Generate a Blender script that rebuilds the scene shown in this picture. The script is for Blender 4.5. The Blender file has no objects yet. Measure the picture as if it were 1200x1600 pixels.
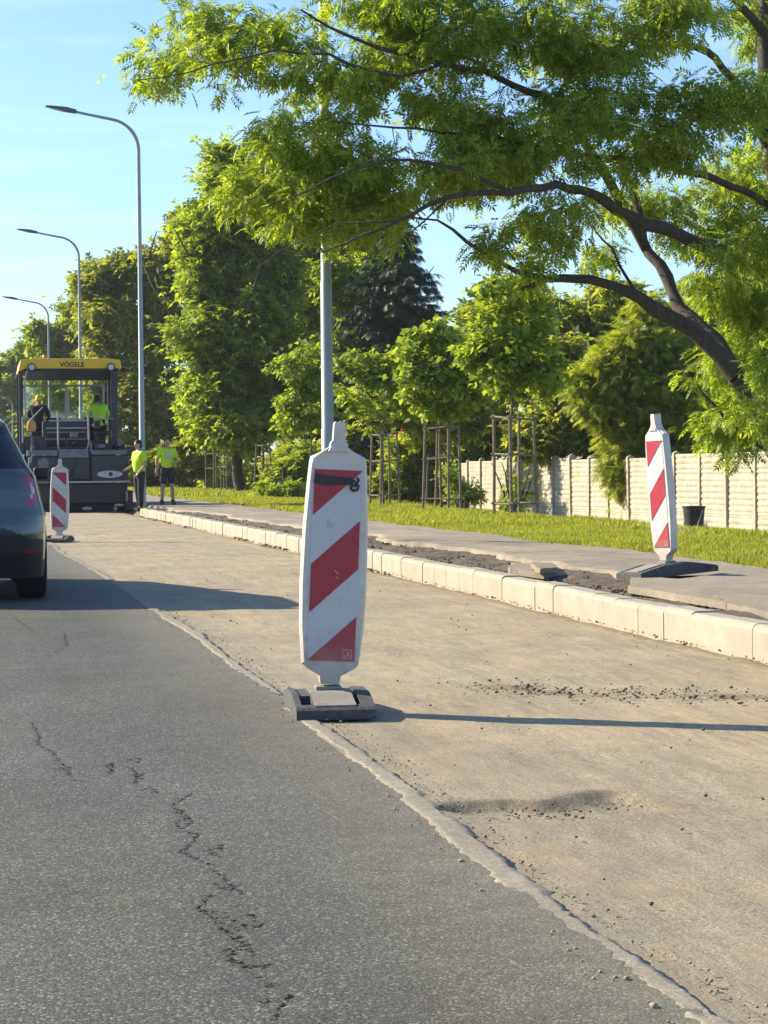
import bpy, bmesh, math, random
import numpy as np
from mathutils import Vector, Matrix
R = math.radians
rng = np.random.default_rng(7)
random.seed(7)
SC = bpy.context.scene
COL = SC.collection

# ---------------------------------------------------------------- camera
CAM = Vector((0, 0, 1.03))
F = 3400.0                      # focal length in pixels of a 1200 px wide frame
YAW = math.atan(655 / F); PIT = math.atan(67 / F); ROLL = R(0.6)
_fw = Vector((math.sin(YAW) * math.cos(PIT), math.cos(YAW) * math.cos(PIT), -math.sin(PIT)))
_rt = Vector((math.cos(YAW), -math.sin(YAW), 0))
_up = _rt.cross(_fw)
RT = _rt * math.cos(ROLL) - _up * math.sin(ROLL)
UP = _up * math.cos(ROLL) + _rt * math.sin(ROLL)
cd = bpy.data.cameras.new("camera"); cam = bpy.data.objects.new("camera", cd); COL.objects.link(cam)
cam.matrix_world = Matrix(((RT.x, UP.x, -_fw.x, CAM.x), (RT.y, UP.y, -_fw.y, CAM.y), (RT.z, UP.z, -_fw.z, CAM.z), (0, 0, 0, 1)))
cd.sensor_fit = 'HORIZONTAL'; cd.sensor_width = 36; cd.lens = F / 1200 * 36
cd.clip_start = 0.1; cd.clip_end = 3000
SC.camera = cam

def ray(px, py):
    return _fw + RT * ((px - 600) / F) + UP * ((800 - py) / F)
def ground(px, py, z=0.0):
    d = ray(px, py); return CAM + d * ((z - CAM.z) / d.z)
def P(px, py, d):
    return CAM + ray(px, py) * d
def col_at(px, X, z=0.0, py=760):
    d = ray(px, py); t = X / d.x
    return Vector((X, d.y * t, z))

# ---------------------------------------------------------------- sky, sun, exposure
SUN_EL = R(28.5); SH = R(-35)
sdir = Vector((-math.cos(SH) * math.cos(SUN_EL), -math.sin(SH) * math.cos(SUN_EL), math.sin(SUN_EL)))  # towards the sun
w = bpy.data.worlds.new("World"); SC.world = w; w.use_nodes = True
nt = w.node_tree; nt.nodes.clear()
sky = nt.nodes.new('ShaderNodeTexSky'); sky.sky_type = 'NISHITA'; sky.sun_disc = False
sky.sun_elevation = SUN_EL; sky.sun_rotation = math.atan2(sdir.x, sdir.y)
sky.air_density = 1.0; sky.dust_density = 0.35; sky.ozone_density = 2.6
bg = nt.nodes.new('ShaderNodeBackground'); bg.inputs[1].default_value = 0.107
out = nt.nodes.new('ShaderNodeOutputWorld')
# thin cirrus streaks, tied to the direction in the sky
tc = nt.nodes.new('ShaderNodeTexCoord'); mp = nt.nodes.new('ShaderNodeMapping')
mp.inputs['Scale'].default_value = (3, 3, 26); mp.inputs['Rotation'].default_value = (R(3), R(5), 0)
nz = nt.nodes.new('ShaderNodeTexNoise'); nz.inputs['Scale'].default_value = 2.2; nz.inputs['Detail'].default_value = 6
cr = nt.nodes.new('ShaderNodeValToRGB'); cr.color_ramp.elements[0].position = .5; cr.color_ramp.elements[1].position = .85
cr.color_ramp.elements[1].color = (.32, .32, .32, 1)
mx = nt.nodes.new('ShaderNodeMixRGB'); mx.inputs[2].default_value = (7.5, 8.2, 9.0, 1)
nt.links.new(tc.outputs['Generated'], mp.inputs[0]); nt.links.new(mp.outputs[0], nz.inputs[0])
nt.links.new(nz.outputs[0], cr.inputs[0]); nt.links.new(cr.outputs[0], mx.inputs[0])
nt.links.new(sky.outputs[0], mx.inputs[1]); tn = nt.nodes.new('ShaderNodeMixRGB'); tn.blend_type = 'MULTIPLY'; tn.inputs[0].default_value = 1; tn.inputs[2].default_value = (.74, .85, 1.04, 1)
nt.links.new(mx.outputs[0], tn.inputs[1]); nt.links.new(tn.outputs[0], bg.inputs[0]); nt.links.new(bg.outputs[0], out.inputs[0])
sl = bpy.data.lights.new("sun", 'SUN'); sl.energy = 4.9; sl.angle = R(0.53); sl.color = (1.0, .89, .68)
so = bpy.data.objects.new("sun", sl); COL.objects.link(so)
so.rotation_euler = (-sdir).to_track_quat('-Z', 'Y').to_euler()
SC.view_settings.view_transform = 'Standard'; SC.view_settings.look = 'None'
SC.view_settings.exposure = 1.07; SC.view_settings.gamma = 1

# ---------------------------------------------------------------- helpers
def tag(o, label=None, cat=None, group=None, kind=None):
    if label: o['label'] = label
    if cat: o['category'] = cat
    if group: o['group'] = group
    if kind: o['kind'] = kind
    return o
def empty(name, loc=(0, 0, 0), rz=0, label=None, cat=None, group=None):
    o = bpy.data.objects.new(name, None); COL.objects.link(o); o.location = loc; o.rotation_euler = (0, 0, rz)
    o.empty_display_size = .2
    return tag(o, label, cat, group)
def link_mesh(name, me, mat, parent=None, smooth=False):
    o = bpy.data.objects.new(name, me); COL.objects.link(o)
    if mat: me.materials.append(mat)
    if parent: o.parent = parent
    if smooth: me.shade_smooth()
    return o
def np_mesh(name, V, Fc, smooth=False):
    """V (n,3), Fc (m,k) all faces with k corners"""
    me = bpy.data.meshes.new(name)
    V = np.asarray(V, dtype=np.float32); Fc = np.asarray(Fc, dtype=np.int32)
    m, k = Fc.shape
    me.vertices.add(len(V)); me.vertices.foreach_set('co', V.ravel())
    me.loops.add(m * k); me.loops.foreach_set('vertex_index', Fc.ravel())
    me.polygons.add(m)
    me.polygons.foreach_set('loop_start', np.arange(0, m * k, k, dtype=np.int32))
    me.polygons.foreach_set('loop_total', np.full(m, k, dtype=np.int32))
    me.update(calc_edges=True); me.validate()
    if smooth: me.shade_smooth()
    return me
def grid_mesh(name, Xs, Ys, Zf, smooth=True):
    X, Y = np.meshgrid(Xs, Ys); Z = Zf(X, Y)
    n, m = len(Xs), len(Ys)
    V = np.stack([X, Y, Z], -1).reshape(-1, 3)
    i = np.arange(n - 1)[None, :] + n * np.arange(m - 1)[:, None]; i = i.ravel()
    return np_mesh(name, V, np.stack([i, i + 1, i + n + 1, i + n], 1), smooth), V
# cheap smooth value noise in numpy
_tab = rng.random((256, 256))
def vnoise(x, y):
    x = np.asarray(x, float); y = np.asarray(y, float)
    xi = np.floor(x).astype(int); yi = np.floor(y).astype(int); fx = x - xi; fy = y - yi
    fx = fx * fx * (3 - 2 * fx); fy = fy * fy * (3 - 2 * fy)
    g = lambda a, b: _tab[a % 256, b % 256]
    return (g(xi, yi) * (1 - fx) * (1 - fy) + g(xi + 1, yi) * fx * (1 - fy) + g(xi, yi + 1) * (1 - fx) * fy + g(xi + 1, yi + 1) * fx * fy) * 2 - 1
def fbm(x, y, o=4):
    s = 0; a = 1
    for k in range(o):
        s = s + a * vnoise(x * 2 ** k + 17 * k, y * 2 ** k + 31 * k); a *= .5
    return s

class MB:
    def __init__(s): s.v = []; s.f = []
    def add(s, vs, fs):
        b = len(s.v); s.v += [tuple(v) for v in vs]; s.f += [tuple(b + i for i in f) for f in fs]; return s
    def box(s, x0, x1, y0, y1, z0, z1, M=None, ch=0.0):
        if ch <= 0:
            vs = [Vector((x, y, z)) for z in (z0, z1) for y in (y0, y1) for x in (x0, x1)]
            fs = [(0, 2, 3, 1), (4, 5, 7, 6), (0, 1, 5, 4), (2, 6, 7, 3), (0, 4, 6, 2), (1, 3, 7, 5)]
        else:
            bm = bmesh.new(); bmesh.ops.create_cube(bm, size=1)
            for v in bm.verts: v.co = Vector(((x0 + x1) / 2 + v.co.x * (x1 - x0), (y0 + y1) / 2 + v.co.y * (y1 - y0), (z0 + z1) / 2 + v.co.z * (z1 - z0)))
            bmesh.ops.bevel(bm, geom=bm.edges[:], offset=ch, segments=2, affect='EDGES', profile=.5)
            bm.verts.index_update(); vs = [v.co.copy() for v in bm.verts]; fs = [[v.index for v in f.verts] for f in bm.faces]; bm.free()
        if M is not None: vs = [M @ v for v in vs]
        return s.add(vs, fs)
    def tube(s, pts, r, n=8, cap=True):
        pts = [Vector(p) for p in pts]
        rs = r if isinstance(r, (list, tuple)) else [r] * len(pts)
        vs = []; fs = []; prev = None
        for i, p in enumerate(pts):
            t = (pts[min(i + 1, len(pts) - 1)] - pts[max(i - 1, 0)]).normalized()
            if prev is None:
                a = Vector((0, 0, 1)) if abs(t.z) < .9 else Vector((1, 0, 0)); u = t.cross(a).normalized()
            else: u = (prev - t * prev.dot(t)).normalized()
            prev = u; v = t.cross(u)
            for k in range(n):
                an = 2 * math.pi * k / n; vs.append(p + (u * math.cos(an) + v * math.sin(an)) * rs[i])
        for i in range(len(pts) - 1):
            for k in range(n):
                a = i * n + k; b = i * n + (k + 1) % n; fs.append((a, b, b + n, a + n))
        if cap: fs.append(tuple(range(n))[::-1]); fs.append(tuple(range((len(pts) - 1) * n, len(pts) * n)))
        return s.add(vs, fs)
    def lathe(s, prof, n=24, M=None):
        vs = []; fs = []
        for (r, z) in prof:
            for k in range(n):
                a = 2 * math.pi * k / n; vs.append(Vector((r * math.cos(a), r * math.sin(a), z)))
        for i in range(len(prof) - 1):
            for k in range(n):
                a = i * n + k; b = i * n + (k + 1) % n; fs.append((a, b, b + n, a + n))
        fs.append(tuple(range(n))[::-1]); fs.append(tuple(range((len(prof) - 1) * n, len(prof) * n)))
        if M is not None: vs = [M @ v for v in vs]
        return s.add(vs, fs)
    def prism(s, poly, a0, a1, axis='y', M=None):
        """poly of 2D points; extruded along axis. axis y: (x,z); axis z: (x,y); axis x: (y,z)"""
        def mk(p, a): return Vector((p[0], a, p[1])) if axis == 'y' else (Vector((p[0], p[1], a)) if axis == 'z' else Vector((a, p[0], p[1])))
        n = len(poly); vs = [mk(p, a0) for p in poly] + [mk(p, a1) for p in poly]
        fs = [tuple(range(n)), tuple(range(2 * n - 1, n - 1, -1))] + [(i, i + n, (i + 1) % n + n, (i + 1) % n) for i in range(n)]
        if M is not None: vs = [M @ v for v in vs]
        return s.add(vs, fs)
    def ell(s, c, r, n=12, m=8):
        vs = []; fs = []
        for i in range(m + 1):
            ph = math.pi * i / m
            for k in range(n):
                a = 2 * math.pi * k / n; vs.append((c[0] + r[0] * math.sin(ph) * math.cos(a), c[1] + r[1] * math.sin(ph) * math.sin(a), c[2] + r[2] * math.cos(ph)))
        for i in range(m):
            for k in range(n):
                a = i * n + k; b = i * n + (k + 1) % n; fs.append((a, a + n, b + n, b))
        return s.add(vs, fs)
    def build(s, name, mat, parent=None, smooth=False, bevel=0):
        me = bpy.data.meshes.new(name); me.from_pydata([tuple(v) for v in s.v], [], s.f)
        bm = bmesh.new(); bm.from_mesh(me); bmesh.ops.remove_doubles(bm, verts=bm.verts, dist=1e-5)
        bmesh.ops.recalc_face_normals(bm, faces=bm.faces)
        if bevel: 
            bmesh.ops.bevel(bm, geom=[e for e in bm.edges if e.is_manifold and e.calc_face_angle(0) > .5], offset=bevel, segments=2, affect='EDGES', profile=.5, clamp_overlap=True)
        bm.to_mesh(me); bm.free()
        if smooth:
            me.shade_smooth()
            try: me.set_sharp_from_angle(angle=R(40))
            except Exception: pass
        return link_mesh(name, me, mat, parent)
def copy_tree(o, parent=None):
    c = o.copy(); COL.objects.link(c)
    if parent: c.parent = parent
    for ch in list(o.children): copy_tree(ch, c)
    return c

# ---------------------------------------------------------------- materials
def nodes(name):
    m = bpy.data.materials.new(name); m.use_nodes = True; t = m.node_tree
    return m, t, t.nodes['Principled BSDF']
def N(t, typ, **kw):
    n = t.nodes.new('ShaderNode' + typ)
    for k, v in kw.items(): setattr(n, k, v)
    return n
def ramp(t, fac, stops):
    r = N(t, 'ValToRGB'); e = r.color_ramp.elements
    while len(e) < len(stops): e.new(.5)
    for i, (p, c) in enumerate(stops):
        e[i].position = p; e[i].color = (c, c, c, 1) if isinstance(c, (int, float)) else (*c, 1)
    t.links.new(fac, r.inputs[0]); return r.outputs[0]
def noise(t, scale, detail=4, rough=.55, vec=None):
    n = N(t, 'TexNoise'); n.inputs['Scale'].default_value = scale; n.inputs['Detail'].default_value = detail; n.inputs['Roughness'].default_value = rough
    if vec is not None: t.links.new(vec, n.inputs['Vector'])
    return n.outputs['Fac']
def objco(t, sc=None):
    c = N(t, 'TexCoord').outputs['Object']
    if sc:
        m = N(t, 'Mapping'); m.inputs['Scale'].default_value = sc; t.links.new(c, m.inputs[0]); return m.outputs[0]
    return c
def mixc(t, fac, a, b, mode='MIX'):
    m = N(t, 'MixRGB', blend_type=mode)
    for i, x in ((0, fac), (1, a), (2, b)):
        if isinstance(x, (int, float)): m.inputs[i].default_value = x if i == 0 else (x, x, x, 1)
        elif isinstance(x, tuple): m.inputs[i].default_value = (*x, 1)
        else: t.links.new(x, m.inputs[i])
    return m.outputs[0]
def mth(t, op, a, b=0.0):
    m = N(t, 'Math', operation=op)
    for i, x in enumerate((a, b)):
        if isinstance(x, (int, float)): m.inputs[i].default_value = x
        else: t.links.new(x, m.inputs[i])
    return m.outputs[0]
def bump(t, h, strength=.3, dist=.01, prev=None):
    b = N(t, 'Bump'); b.inputs['Strength'].default_value = strength; b.inputs['Distance'].default_value = dist
    t.links.new(h, b.inputs['Height'])
    if prev is not None: t.links.new(prev, b.inputs['Normal'])
    return b.outputs[0]
def simple(name, col, rough=.6, metal=0, var=.12, sc=6, bmp=.0, bsc=60, dirt=None, coat=0, grime=0):
    m, t, b = nodes(name); co = objco(t)
    n = noise(t, sc, 5, .6, co)
    lo = tuple(max(0, c * (1 - var)) for c in col); hi = tuple(min(1, c * (1 + var)) for c in col)
    c = ramp(t, n, [(.3, lo), (.7, hi)])
    if dirt:
        d = ramp(t, noise(t, sc * 2.7, 6, .7, co), [(.5, 0.0), (.72, .6)]); c = mixc(t, d, c, dirt)
    t.links.new(c, b.inputs['Base Color']); b.inputs['Roughness'].default_value = rough; b.inputs['Metallic'].default_value = metal
    t.links.new(ramp(t, n, [(.2, max(0, rough - .08)), (.8, min(1, rough + .1))]), b.inputs['Roughness'])
    if grime:
        g_ = ramp(t, noise(t, 34, 9, .8, objco(t, (1, 1, .35))), [(.56, 0.0), (.66, .5)]); g2_ = ramp(t, noise(t, 5, 4, .6, co), [(.45, 0.0), (.6, 1.0)]); sz_ = N(t, 'SeparateXYZ'); t.links.new(co, sz_.inputs[0])
        lo_ = ramp(t, mth(t, 'ADD', sz_.outputs[2], mth(t, 'MULTIPLY', noise(t, 12, 6, .7, co), .5)), [(.38, .55), (.62, 0.0)])
        c = mixc(t, mth(t, 'MULTIPLY', g_, g2_), c, (.16, .14, .11)); c = mixc(t, lo_, c, (.27, .235, .175)); t.links.new(c, b.inputs['Base Color'])
    if coat: b.inputs['Coat Weight'].default_value = coat
    if bmp: t.links.new(bump(t, noise(t, bsc, 4, .6, co), bmp, .01), b.inputs['Normal'])
    return m
def leafmat(name, dark, light, trans=.45, tcol=None):
    m, t, b = nodes(name); g = N(t, 'NewGeometry')
    co = objco(t)
    r = mth(t, 'ADD', mth(t, 'MULTIPLY', g.outputs['Random Per Island'], .6), mth(t, 'MULTIPLY', noise(t, .9, 2, .5, co), .45))
    c = ramp(t, r, [(.2, dark), (.8, light)])
    t.links.new(c, b.inputs['Base Color']); b.inputs['Roughness'].default_value = .5
    b.inputs['Specular IOR Level'].default_value = .35
    tr = N(t, 'BsdfTranslucent'); tm = mixc(t, 1.0, c, tcol or (2.1, 1.85, .75), 'MULTIPLY'); t.links.new(tm, tr.inputs[0])
    mxs = N(t, 'MixShader'); mxs.inputs[0].default_value = trans
    t.links.new(b.outputs[0], mxs.inputs[1]); t.links.new(tr.outputs[0], mxs.inputs[2])
    t.links.new(mxs.outputs[0], t.nodes['Material Output'].inputs[0])
    return m
def barkmat(name, col):
    m, t, b = nodes(name); co = objco(t, (1, 1, .25)); n = noise(t, 22, 6, .7, co)
    t.links.new(ramp(t, n, [(.3, tuple(c * .45 for c in col)), (.7, tuple(c * 1.3 for c in col))]), b.inputs['Base Color'])
    b.inputs['Roughness'].default_value = .9
    t.links.new(bump(t, n, .8, .02), b.inputs['Normal']); return m

M = {}
M['bark'] = barkmat('bark', (.075, .06, .045))
M['bark_light'] = barkmat('bark_light', (.17, .14, .1))
M['leaf_ash'] = leafmat('leaf_ash', (.10, .17, .022), (.28, .37, .05), .52)
M['leaf_maple'] = leafmat('leaf_maple', (.11, .175, .025), (.28, .37, .055), .52)
M['leaf_green'] = leafmat('leaf_green', (.11, .17, .025), (.28, .36, .055), .52)
M['leaf_dark'] = leafmat('leaf_dark', (.12, .16, .03), (.27, .32, .06), .52)
M['leaf_pale'] = leafmat('leaf_pale', (.15, .21, .045), (.32, .38, .08), .52)
M['needle_dark'] = leafmat('needle_dark', (.012, .03, .014), (.035, .065, .028), .15)
M['needle_green'] = leafmat('needle_green', (.09, .14, .018), (.32, .38, .04), .5)
M['grass'] = leafmat('grass', (.12, .165, .022), (.31, .345, .055), .42)
M['flower'] = simple('flower', (.7, .12, .05), .6)

def road_material(name, base, dark, light, grain=150, dusty=None, stone=1.0):
    m, t, b = nodes(name); co = objco(t)
    v = N(t, 'TexVoronoi'); v.inputs['Scale'].default_value = grain; t.links.new(co, v.inputs['Vector'])
    bw = N(t, 'SeparateColor'); t.links.new(v.outputs['Color'], bw.inputs[0])
    stonec = ramp(t, bw.outputs[0], [(0.0, dark), (.45, base), (.82, base), (1.0, light)])
    v2 = N(t, 'TexVoronoi'); v2.inputs['Scale'].default_value = grain * 2.3; t.links.new(co, v2.inputs['Vector'])
    bw2 = N(t, 'SeparateColor'); t.links.new(v2.outputs['Color'], bw2.inputs[0])
    stonec = mixc(t, .45, stonec, ramp(t, bw2.outputs[1], [(0, dark), (.6, base), (1, light)]))
    gap = ramp(t, v.outputs['Distance'], [(.25, 1.0), (.75, .45)])
    c = mixc(t, .7 * stone, stonec, gap, 'MULTIPLY')
    big = noise(t, .8, 6, .65, co); c = mixc(t, 1.0, c, ramp(t, big, [(.32, .8), (.68, 1.18)]), 'MULTIPLY')
    mid = noise(t, 5, 5, .65, co); c = mixc(t, 1.0, c, ramp(t, mid, [(.3, .9), (.7, 1.09)]), 'MULTIPLY')
    h = mth(t, 'ADD', mth(t, 'MULTIPLY', v.outputs['Distance'], -1.0), mth(t, 'MULTIPLY', bw.outputs[1], .5))
    return m, t, b, c, h, co
# grey lane asphalt with ragged cracks and dust blown over from the milled lane
m, t, b, c, h, co = road_material('asphalt', (.052, .056, .045), (.011, .012, .010), (.38, .385, .31), 155)
at = N(t, 'Attribute', attribute_name='crack'); ck = at.outputs['Fac']
cn = mth(t, 'ADD', mth(t, 'MULTIPLY', noise(t, 45, 5, .75, co), 1.6), mth(t, 'MULTIPLY', noise(t, 90, 3, .6, co), .9))
on = mth(t, 'GREATER_THAN', ck, .12)
cs = mth(t, 'MULTIPLY', on, mth(t, 'GREATER_THAN', mth(t, 'ADD', mth(t, 'MULTIPLY', ck, .5), cn), 1.70))
halo = mth(t, 'MULTIPLY', on, mth(t, 'GREATER_THAN', mth(t, 'ADD', mth(t, 'MULTIPLY', ck, .5), cn), 1.64))
stn = ramp(t, noise(t, .7, 7, .7, objco(t, (1.3, .25, 1))), [(.38, .82), (.5, 1.0), (.64, 1.16)]); c = mixc(t, 1.0, c, stn, 'MULTIPLY')
brn = ramp(t, noise(t, .55, 5, .65, objco(t, (1, .5, 1))), [(.46, 0.0), (.62, .4)]); c = mixc(t, brn, c, mixc(t, 1.0, c, (1.25, 1.06, .82), 'MULTIPLY'))
du = N(t, 'Attribute', attribute_name='dust').outputs['Fac']
dn = mth(t, 'MULTIPLY', du, mth(t, 'MULTIPLY', noise(t, 9, 6, .7, co), 1.5))
c = mixc(t, mth(t, 'MINIMUM', dn, .85), c, mixc(t, .5, c, (.27, .23, .16)))
c = mixc(t, mth(t, 'MULTIPLY', halo, .3), c, (.03, .03, .03)); c = mixc(t, mth(t, 'MULTIPLY', cs, .88), c, (.015, .014, .013))
t.links.new(c, b.inputs['Base Color']); b.inputs['Roughness'].default_value = .8
t.links.new(mth(t, 'SUBTRACT', .35, mth(t, 'MULTIPLY', cs, .35)), b.inputs['Specular IOR Level'])
nb = bump(t, h, .5, .002)
nb = bump(t, mth(t, 'MULTIPLY', cs, -1.0), .8, .01, nb)
t.links.new(nb, b.inputs['Normal']); M['asphalt'] = m
m, t, b, c, h, co = road_material('milled_lane', (.395, .325, .195), (.17, .14, .09), (.60, .52, .36), 140, stone=.85)
st = noise(t, 1, 7, .7, objco(t, (5, .8, 1)))
c = mixc(t, 1.0, c, ramp(t, st, [(.34, (.82, .81, .80)), (.5, (1.0, 1.0, 1.0)), (.68, (1.12, 1.08, 1.0))]), 'MULTIPLY')
sk = ramp(t, noise(t, 2.2, 8, .75, objco(t, (1, .35, 1))), [(.52, 0.0), (.62, .6)])
or_ = ramp(t, noise(t, 1.1, 6, .7, objco(t, (1, .5, 1))), [(.5, 0.0), (.66, .5)]); c = mixc(t, or_, c, (.43, .30, .15))
c = mixc(t, sk, c, (.27, .215, .14))
wv = N(t, 'TexWave'); wv.inputs['Scale'].default_value = 1.1; wv.inputs['Distortion'].default_value = 6; wv.inputs['Detail'].default_value = 5; wv.inputs['Detail Scale'].default_value = 1.4; t.links.new(objco(t, (1.6, .22, 1)), wv.inputs['Vector'])
c = mixc(t, 1.0, c, ramp(t, wv.outputs['Fac'], [(.0, .95), (.45, 1.0), (.55, 1.0), (.62, .92), (.75, 1.02)]), 'MULTIPLY')
ln = N(t, 'TexWave'); ln.inputs['Scale'].default_value = 9; ln.inputs['Distortion'].default_value = 14; ln.inputs['Detail'].default_value = 6; ln.inputs['Detail Scale'].default_value = .6; t.links.new(objco(t, (.5, .5, 1)), ln.inputs['Vector'])
c = mixc(t, ramp(t, noise(t, .9, 4, .6, co), [(.42, 0.0), (.6, .8)]), c, mixc(t, 1.0, c, ramp(t, ln.outputs['Fac'], [(.3, .88), (.7, 1.06)]), 'MULTIPLY'))
pk = N(t, 'TexVoronoi'); pk.inputs['Scale'].default_value = 38; t.links.new(co, pk.inputs['Vector'])
pc = N(t, 'SeparateColor'); t.links.new(pk.outputs['Color'], pc.inputs[0])
pit = mth(t, 'MULTIPLY', mth(t, 'LESS_THAN', pk.outputs['Distance'], .16), mth(t, 'GREATER_THAN', pc.outputs[0], .86))
c = mixc(t, mth(t, 'MULTIPLY', pit, .7), c, (.15, .12, .08))
gr = N(t, 'Attribute', attribute_name='grey').outputs['Fac']
c = mixc(t, mth(t, 'MULTIPLY', gr, ramp(t, noise(t, 4, 6, .7, co), [(.3, .4), (.65, 1.0)])), c, mixc(t, .55, (.14, .13, .108), c))
dk = N(t, 'Attribute', attribute_name='dirt').outputs['Fac']
dm = ramp(t, mth(t, 'ADD', mth(t, 'MULTIPLY', dk, .5), mth(t, 'MULTIPLY', noise(t, 14, 8, .75, co), 1.0)), [(.6, 0.0), (.76, .8)])
c = mixc(t, dm, c, (.16, .12, .075))
t.links.new(c, b.inputs['Base Color']); b.inputs['Roughness'].default_value = .9
nb = bump(t, h, .4, .002); nb = bump(t, noise(t, 34, 8, .75, objco(t, (.6, 1, 1))), .35, .008, nb); nb = bump(t, st, .35, .03, nb)
t.links.new(nb, b.inputs['Normal']); M['milled'] = m
# pale seam left by the milling machine
m, t, b, c, h, co = road_material('seam', (.31, .27, .195), (.18, .155, .115), (.48, .43, .33), 150, stone=.7)
e = ramp(t, noise(t, 16, 9, .8, co), [(.44, 0.0), (.6, .75)]); c = mixc(t, e, c, (.2, .17, .125))
t.links.new(c, b.inputs['Base Color']); b.inputs['Roughness'].default_value = .92
t.links.new(bump(t, noise(t, 45, 7, .7, co), .4, .008), b.inputs['Normal']); M['seam'] = m
# old pavement asphalt
m, t, b, c, h, co = road_material('old_pavement', (.33, .27, .185), (.18, .145, .1), (.44, .38, .27), 110, stone=.5)
c = mixc(t, ramp(t, noise(t, 1.3, 7, .7, objco(t, (1, .4, 1))), [(.48, 0.0), (.6, .75)]), c, (.18, .155, .12))
t.links.new(c, b.inputs['Base Color']); b.inputs['Roughness'].default_value = .9
t.links.new(bump(t, noise(t, 18, 7, .7, co), .5, .02), b.inputs['Normal']); M['old_pavement'] = m
# soil
def soil(name, a, bcol, sc=9):
    m, t, b = nodes(name); co = objco(t); n = noise(t, sc, 9, .75, co)
    t.links.new(ramp(t, n, [(.3, a), (.7, bcol)]), b.inputs['Base Color']); b.inputs['Roughness'].default_value = .95
    t.links.new(bump(t, noise(t, sc * 3, 8, .75, co), .9, .03), b.inputs['Normal']); return m
M['soil'] = soil('soil', (.06, .045, .03), (.2, .155, .105))
M['clod'] = soil('clod', (.13, .1, .06), (.3, .235, .15), 20)
M['earth'] = soil('earth', (.12, .12, .04), (.27, .23, .11), 3)
# concrete kerb
m, t, b = nodes('kerb_concrete'); co = objco(t)
c = ramp(t, noise(t, 3, 7, .65, co), [(.3, (.28, .25, .185)), (.7, (.39, .35, .265))])
c = mixc(t, ramp(t, noise(t, 160, 2, .5, co), [(.6, 0.0), (.8, .35)]), c, (.34, .3, .23))
sx = N(t, 'SeparateXYZ'); t.links.new(co, sx.inputs[0])
low = ramp(t, mth(t, 'ADD', sx.outputs[2], mth(t, 'MULTIPLY', noise(t, 6, 6, .7, co), .08)), [(.04, .75), (.11, 0.0)])
c = mixc(t, low, c, (.36, .29, .19))
t.links.new(c, b.inputs['Base Color']); b.inputs['Roughness'].default_value = .85
t.links.new(bump(t, noise(t, 120, 4, .6, co), .25, .004), b.inputs['Normal']); M['kerb'] = m
M['fence_concrete'] = simple('fence_concrete', (.42, .365, .27), .9, var=.22, sc=2, bmp=.4, bsc=50, dirt=(.3, .28, .2))
M['steel'] = simple('galvanised_steel', (.30, .33, .33), .55, .25, var=.1, sc=4)
M['lamp_head'] = simple('lamp_head_paint', (.07, .09, .11), .5)
M['lens'] = simple('lamp_lens', (.5, .52, .5), .2)
M['stake'] = simple('weathered_wood', (.19, .15, .1), .9, var=.35, sc=14, bmp=.4)
M['white_plastic'] = simple('white_plastic', (.58, .55, .49), .5, grime=1, var=.06, sc=5, dirt=(.40, .34, .25))
M['sheet_white'] = simple('reflective_white', (.50, .53, .525), .4, grime=1, var=.04, sc=9, dirt=(.5, .47, .4))
M['sheet_red'] = simple('reflective_red', (.37, .02, .04), .4, grime=1, var=.1, sc=9, dirt=(.27, .05, .05))
M['rubber'] = simple('recycled_rubber', (.055, .058, .058), .8, var=.25, sc=14, bmp=.3, bsc=90, dirt=(.2, .165, .115))
M['rubber_dusty'] = simple('dusty_rubber', (.25, .225, .185), .85, var=.14, sc=10, bmp=.3, bsc=90, dirt=(.16, .14, .11))
M['black'] = simple('black_plastic', (.018, .018, .02), .55, var=.3)
M['tape'] = simple('black_tape', (.03, .018, .02), .5, var=.5, sc=30)
M['mark'] = simple('pink_print', (.6, .3, .3), .5)
M['car_paint'] = simple('grey_green_car_paint', (.055, .082, .075), .33, .2, var=.05, coat=1.0)
M['glass_dark'] = simple('tinted_glass', (.008, .011, .015), .06, var=.1)
M['tail_red'] = simple('tail_light_red', (.25, .008, .012), .15, coat=1.0)
M['tail_clear'] = simple('tail_light_clear', (.5, .42, .4), .2)
M['chrome'] = simple('chrome', (.6, .6, .6), .15, 1.0)
M['tyre'] = simple('tyre', (.015, .015, .016), .85, var=.3, bmp=.3)
M['rim'] = simple('alloy_rim', (.35, .36, .37), .3, .9)
M['paver_dark'] = simple('dark_machine_paint', (.024, .026, .033), .5, var=.3, sc=5, dirt=(.1, .09, .075))
M['paver_grey'] = simple('worn_grey_steel', (.16, .165, .18), .5, .2, var=.3, sc=6, dirt=(.08, .075, .07))
M['paver_yellow'] = simple('machine_yellow', (.72, .46, .02), .4, var=.06, dirt=(.5, .34, .06))
M['rail'] = simple('railing_steel', (.33, .34, .34), .45, .5)
M['tarmac_dirt'] = simple('tarmac_crust', (.4, .34, .25), .9, var=.2)
M['amber'] = simple('amber_lens', (.75, .25, .03), .2)
M['decal'] = simple('grey_decal', (.45, .46, .45), .5)
M['van_white'] = simple('white_van_paint', (.7, .72, .72), .3, coat=.5)
M['van_glass'] = simple('van_glass', (.12, .2, .25), .1)
M['hivis'] = simple('hi_vis_yellow', (.46, .72, .02), .8, var=.12, sc=9)
M['reflective'] = simple('reflective_tape', (.42, .45, .42), .5)
M['navy'] = simple('dark_workwear', (.018, .02, .028), .9, var=.3, sc=10)
M['skin'] = simple('skin', (.42, .24, .16), .55, var=.08)
M['hair'] = simple('dark_hair', (.02, .015, .012), .7)
M['cap'] = simple('yellow_cap', (.8, .6, .05), .7)
M['boot'] = simple('black_boots', (.02, .018, .016), .7)
M['bag'] = simple('tan_bag', (.5, .27, .1), .8)
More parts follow.
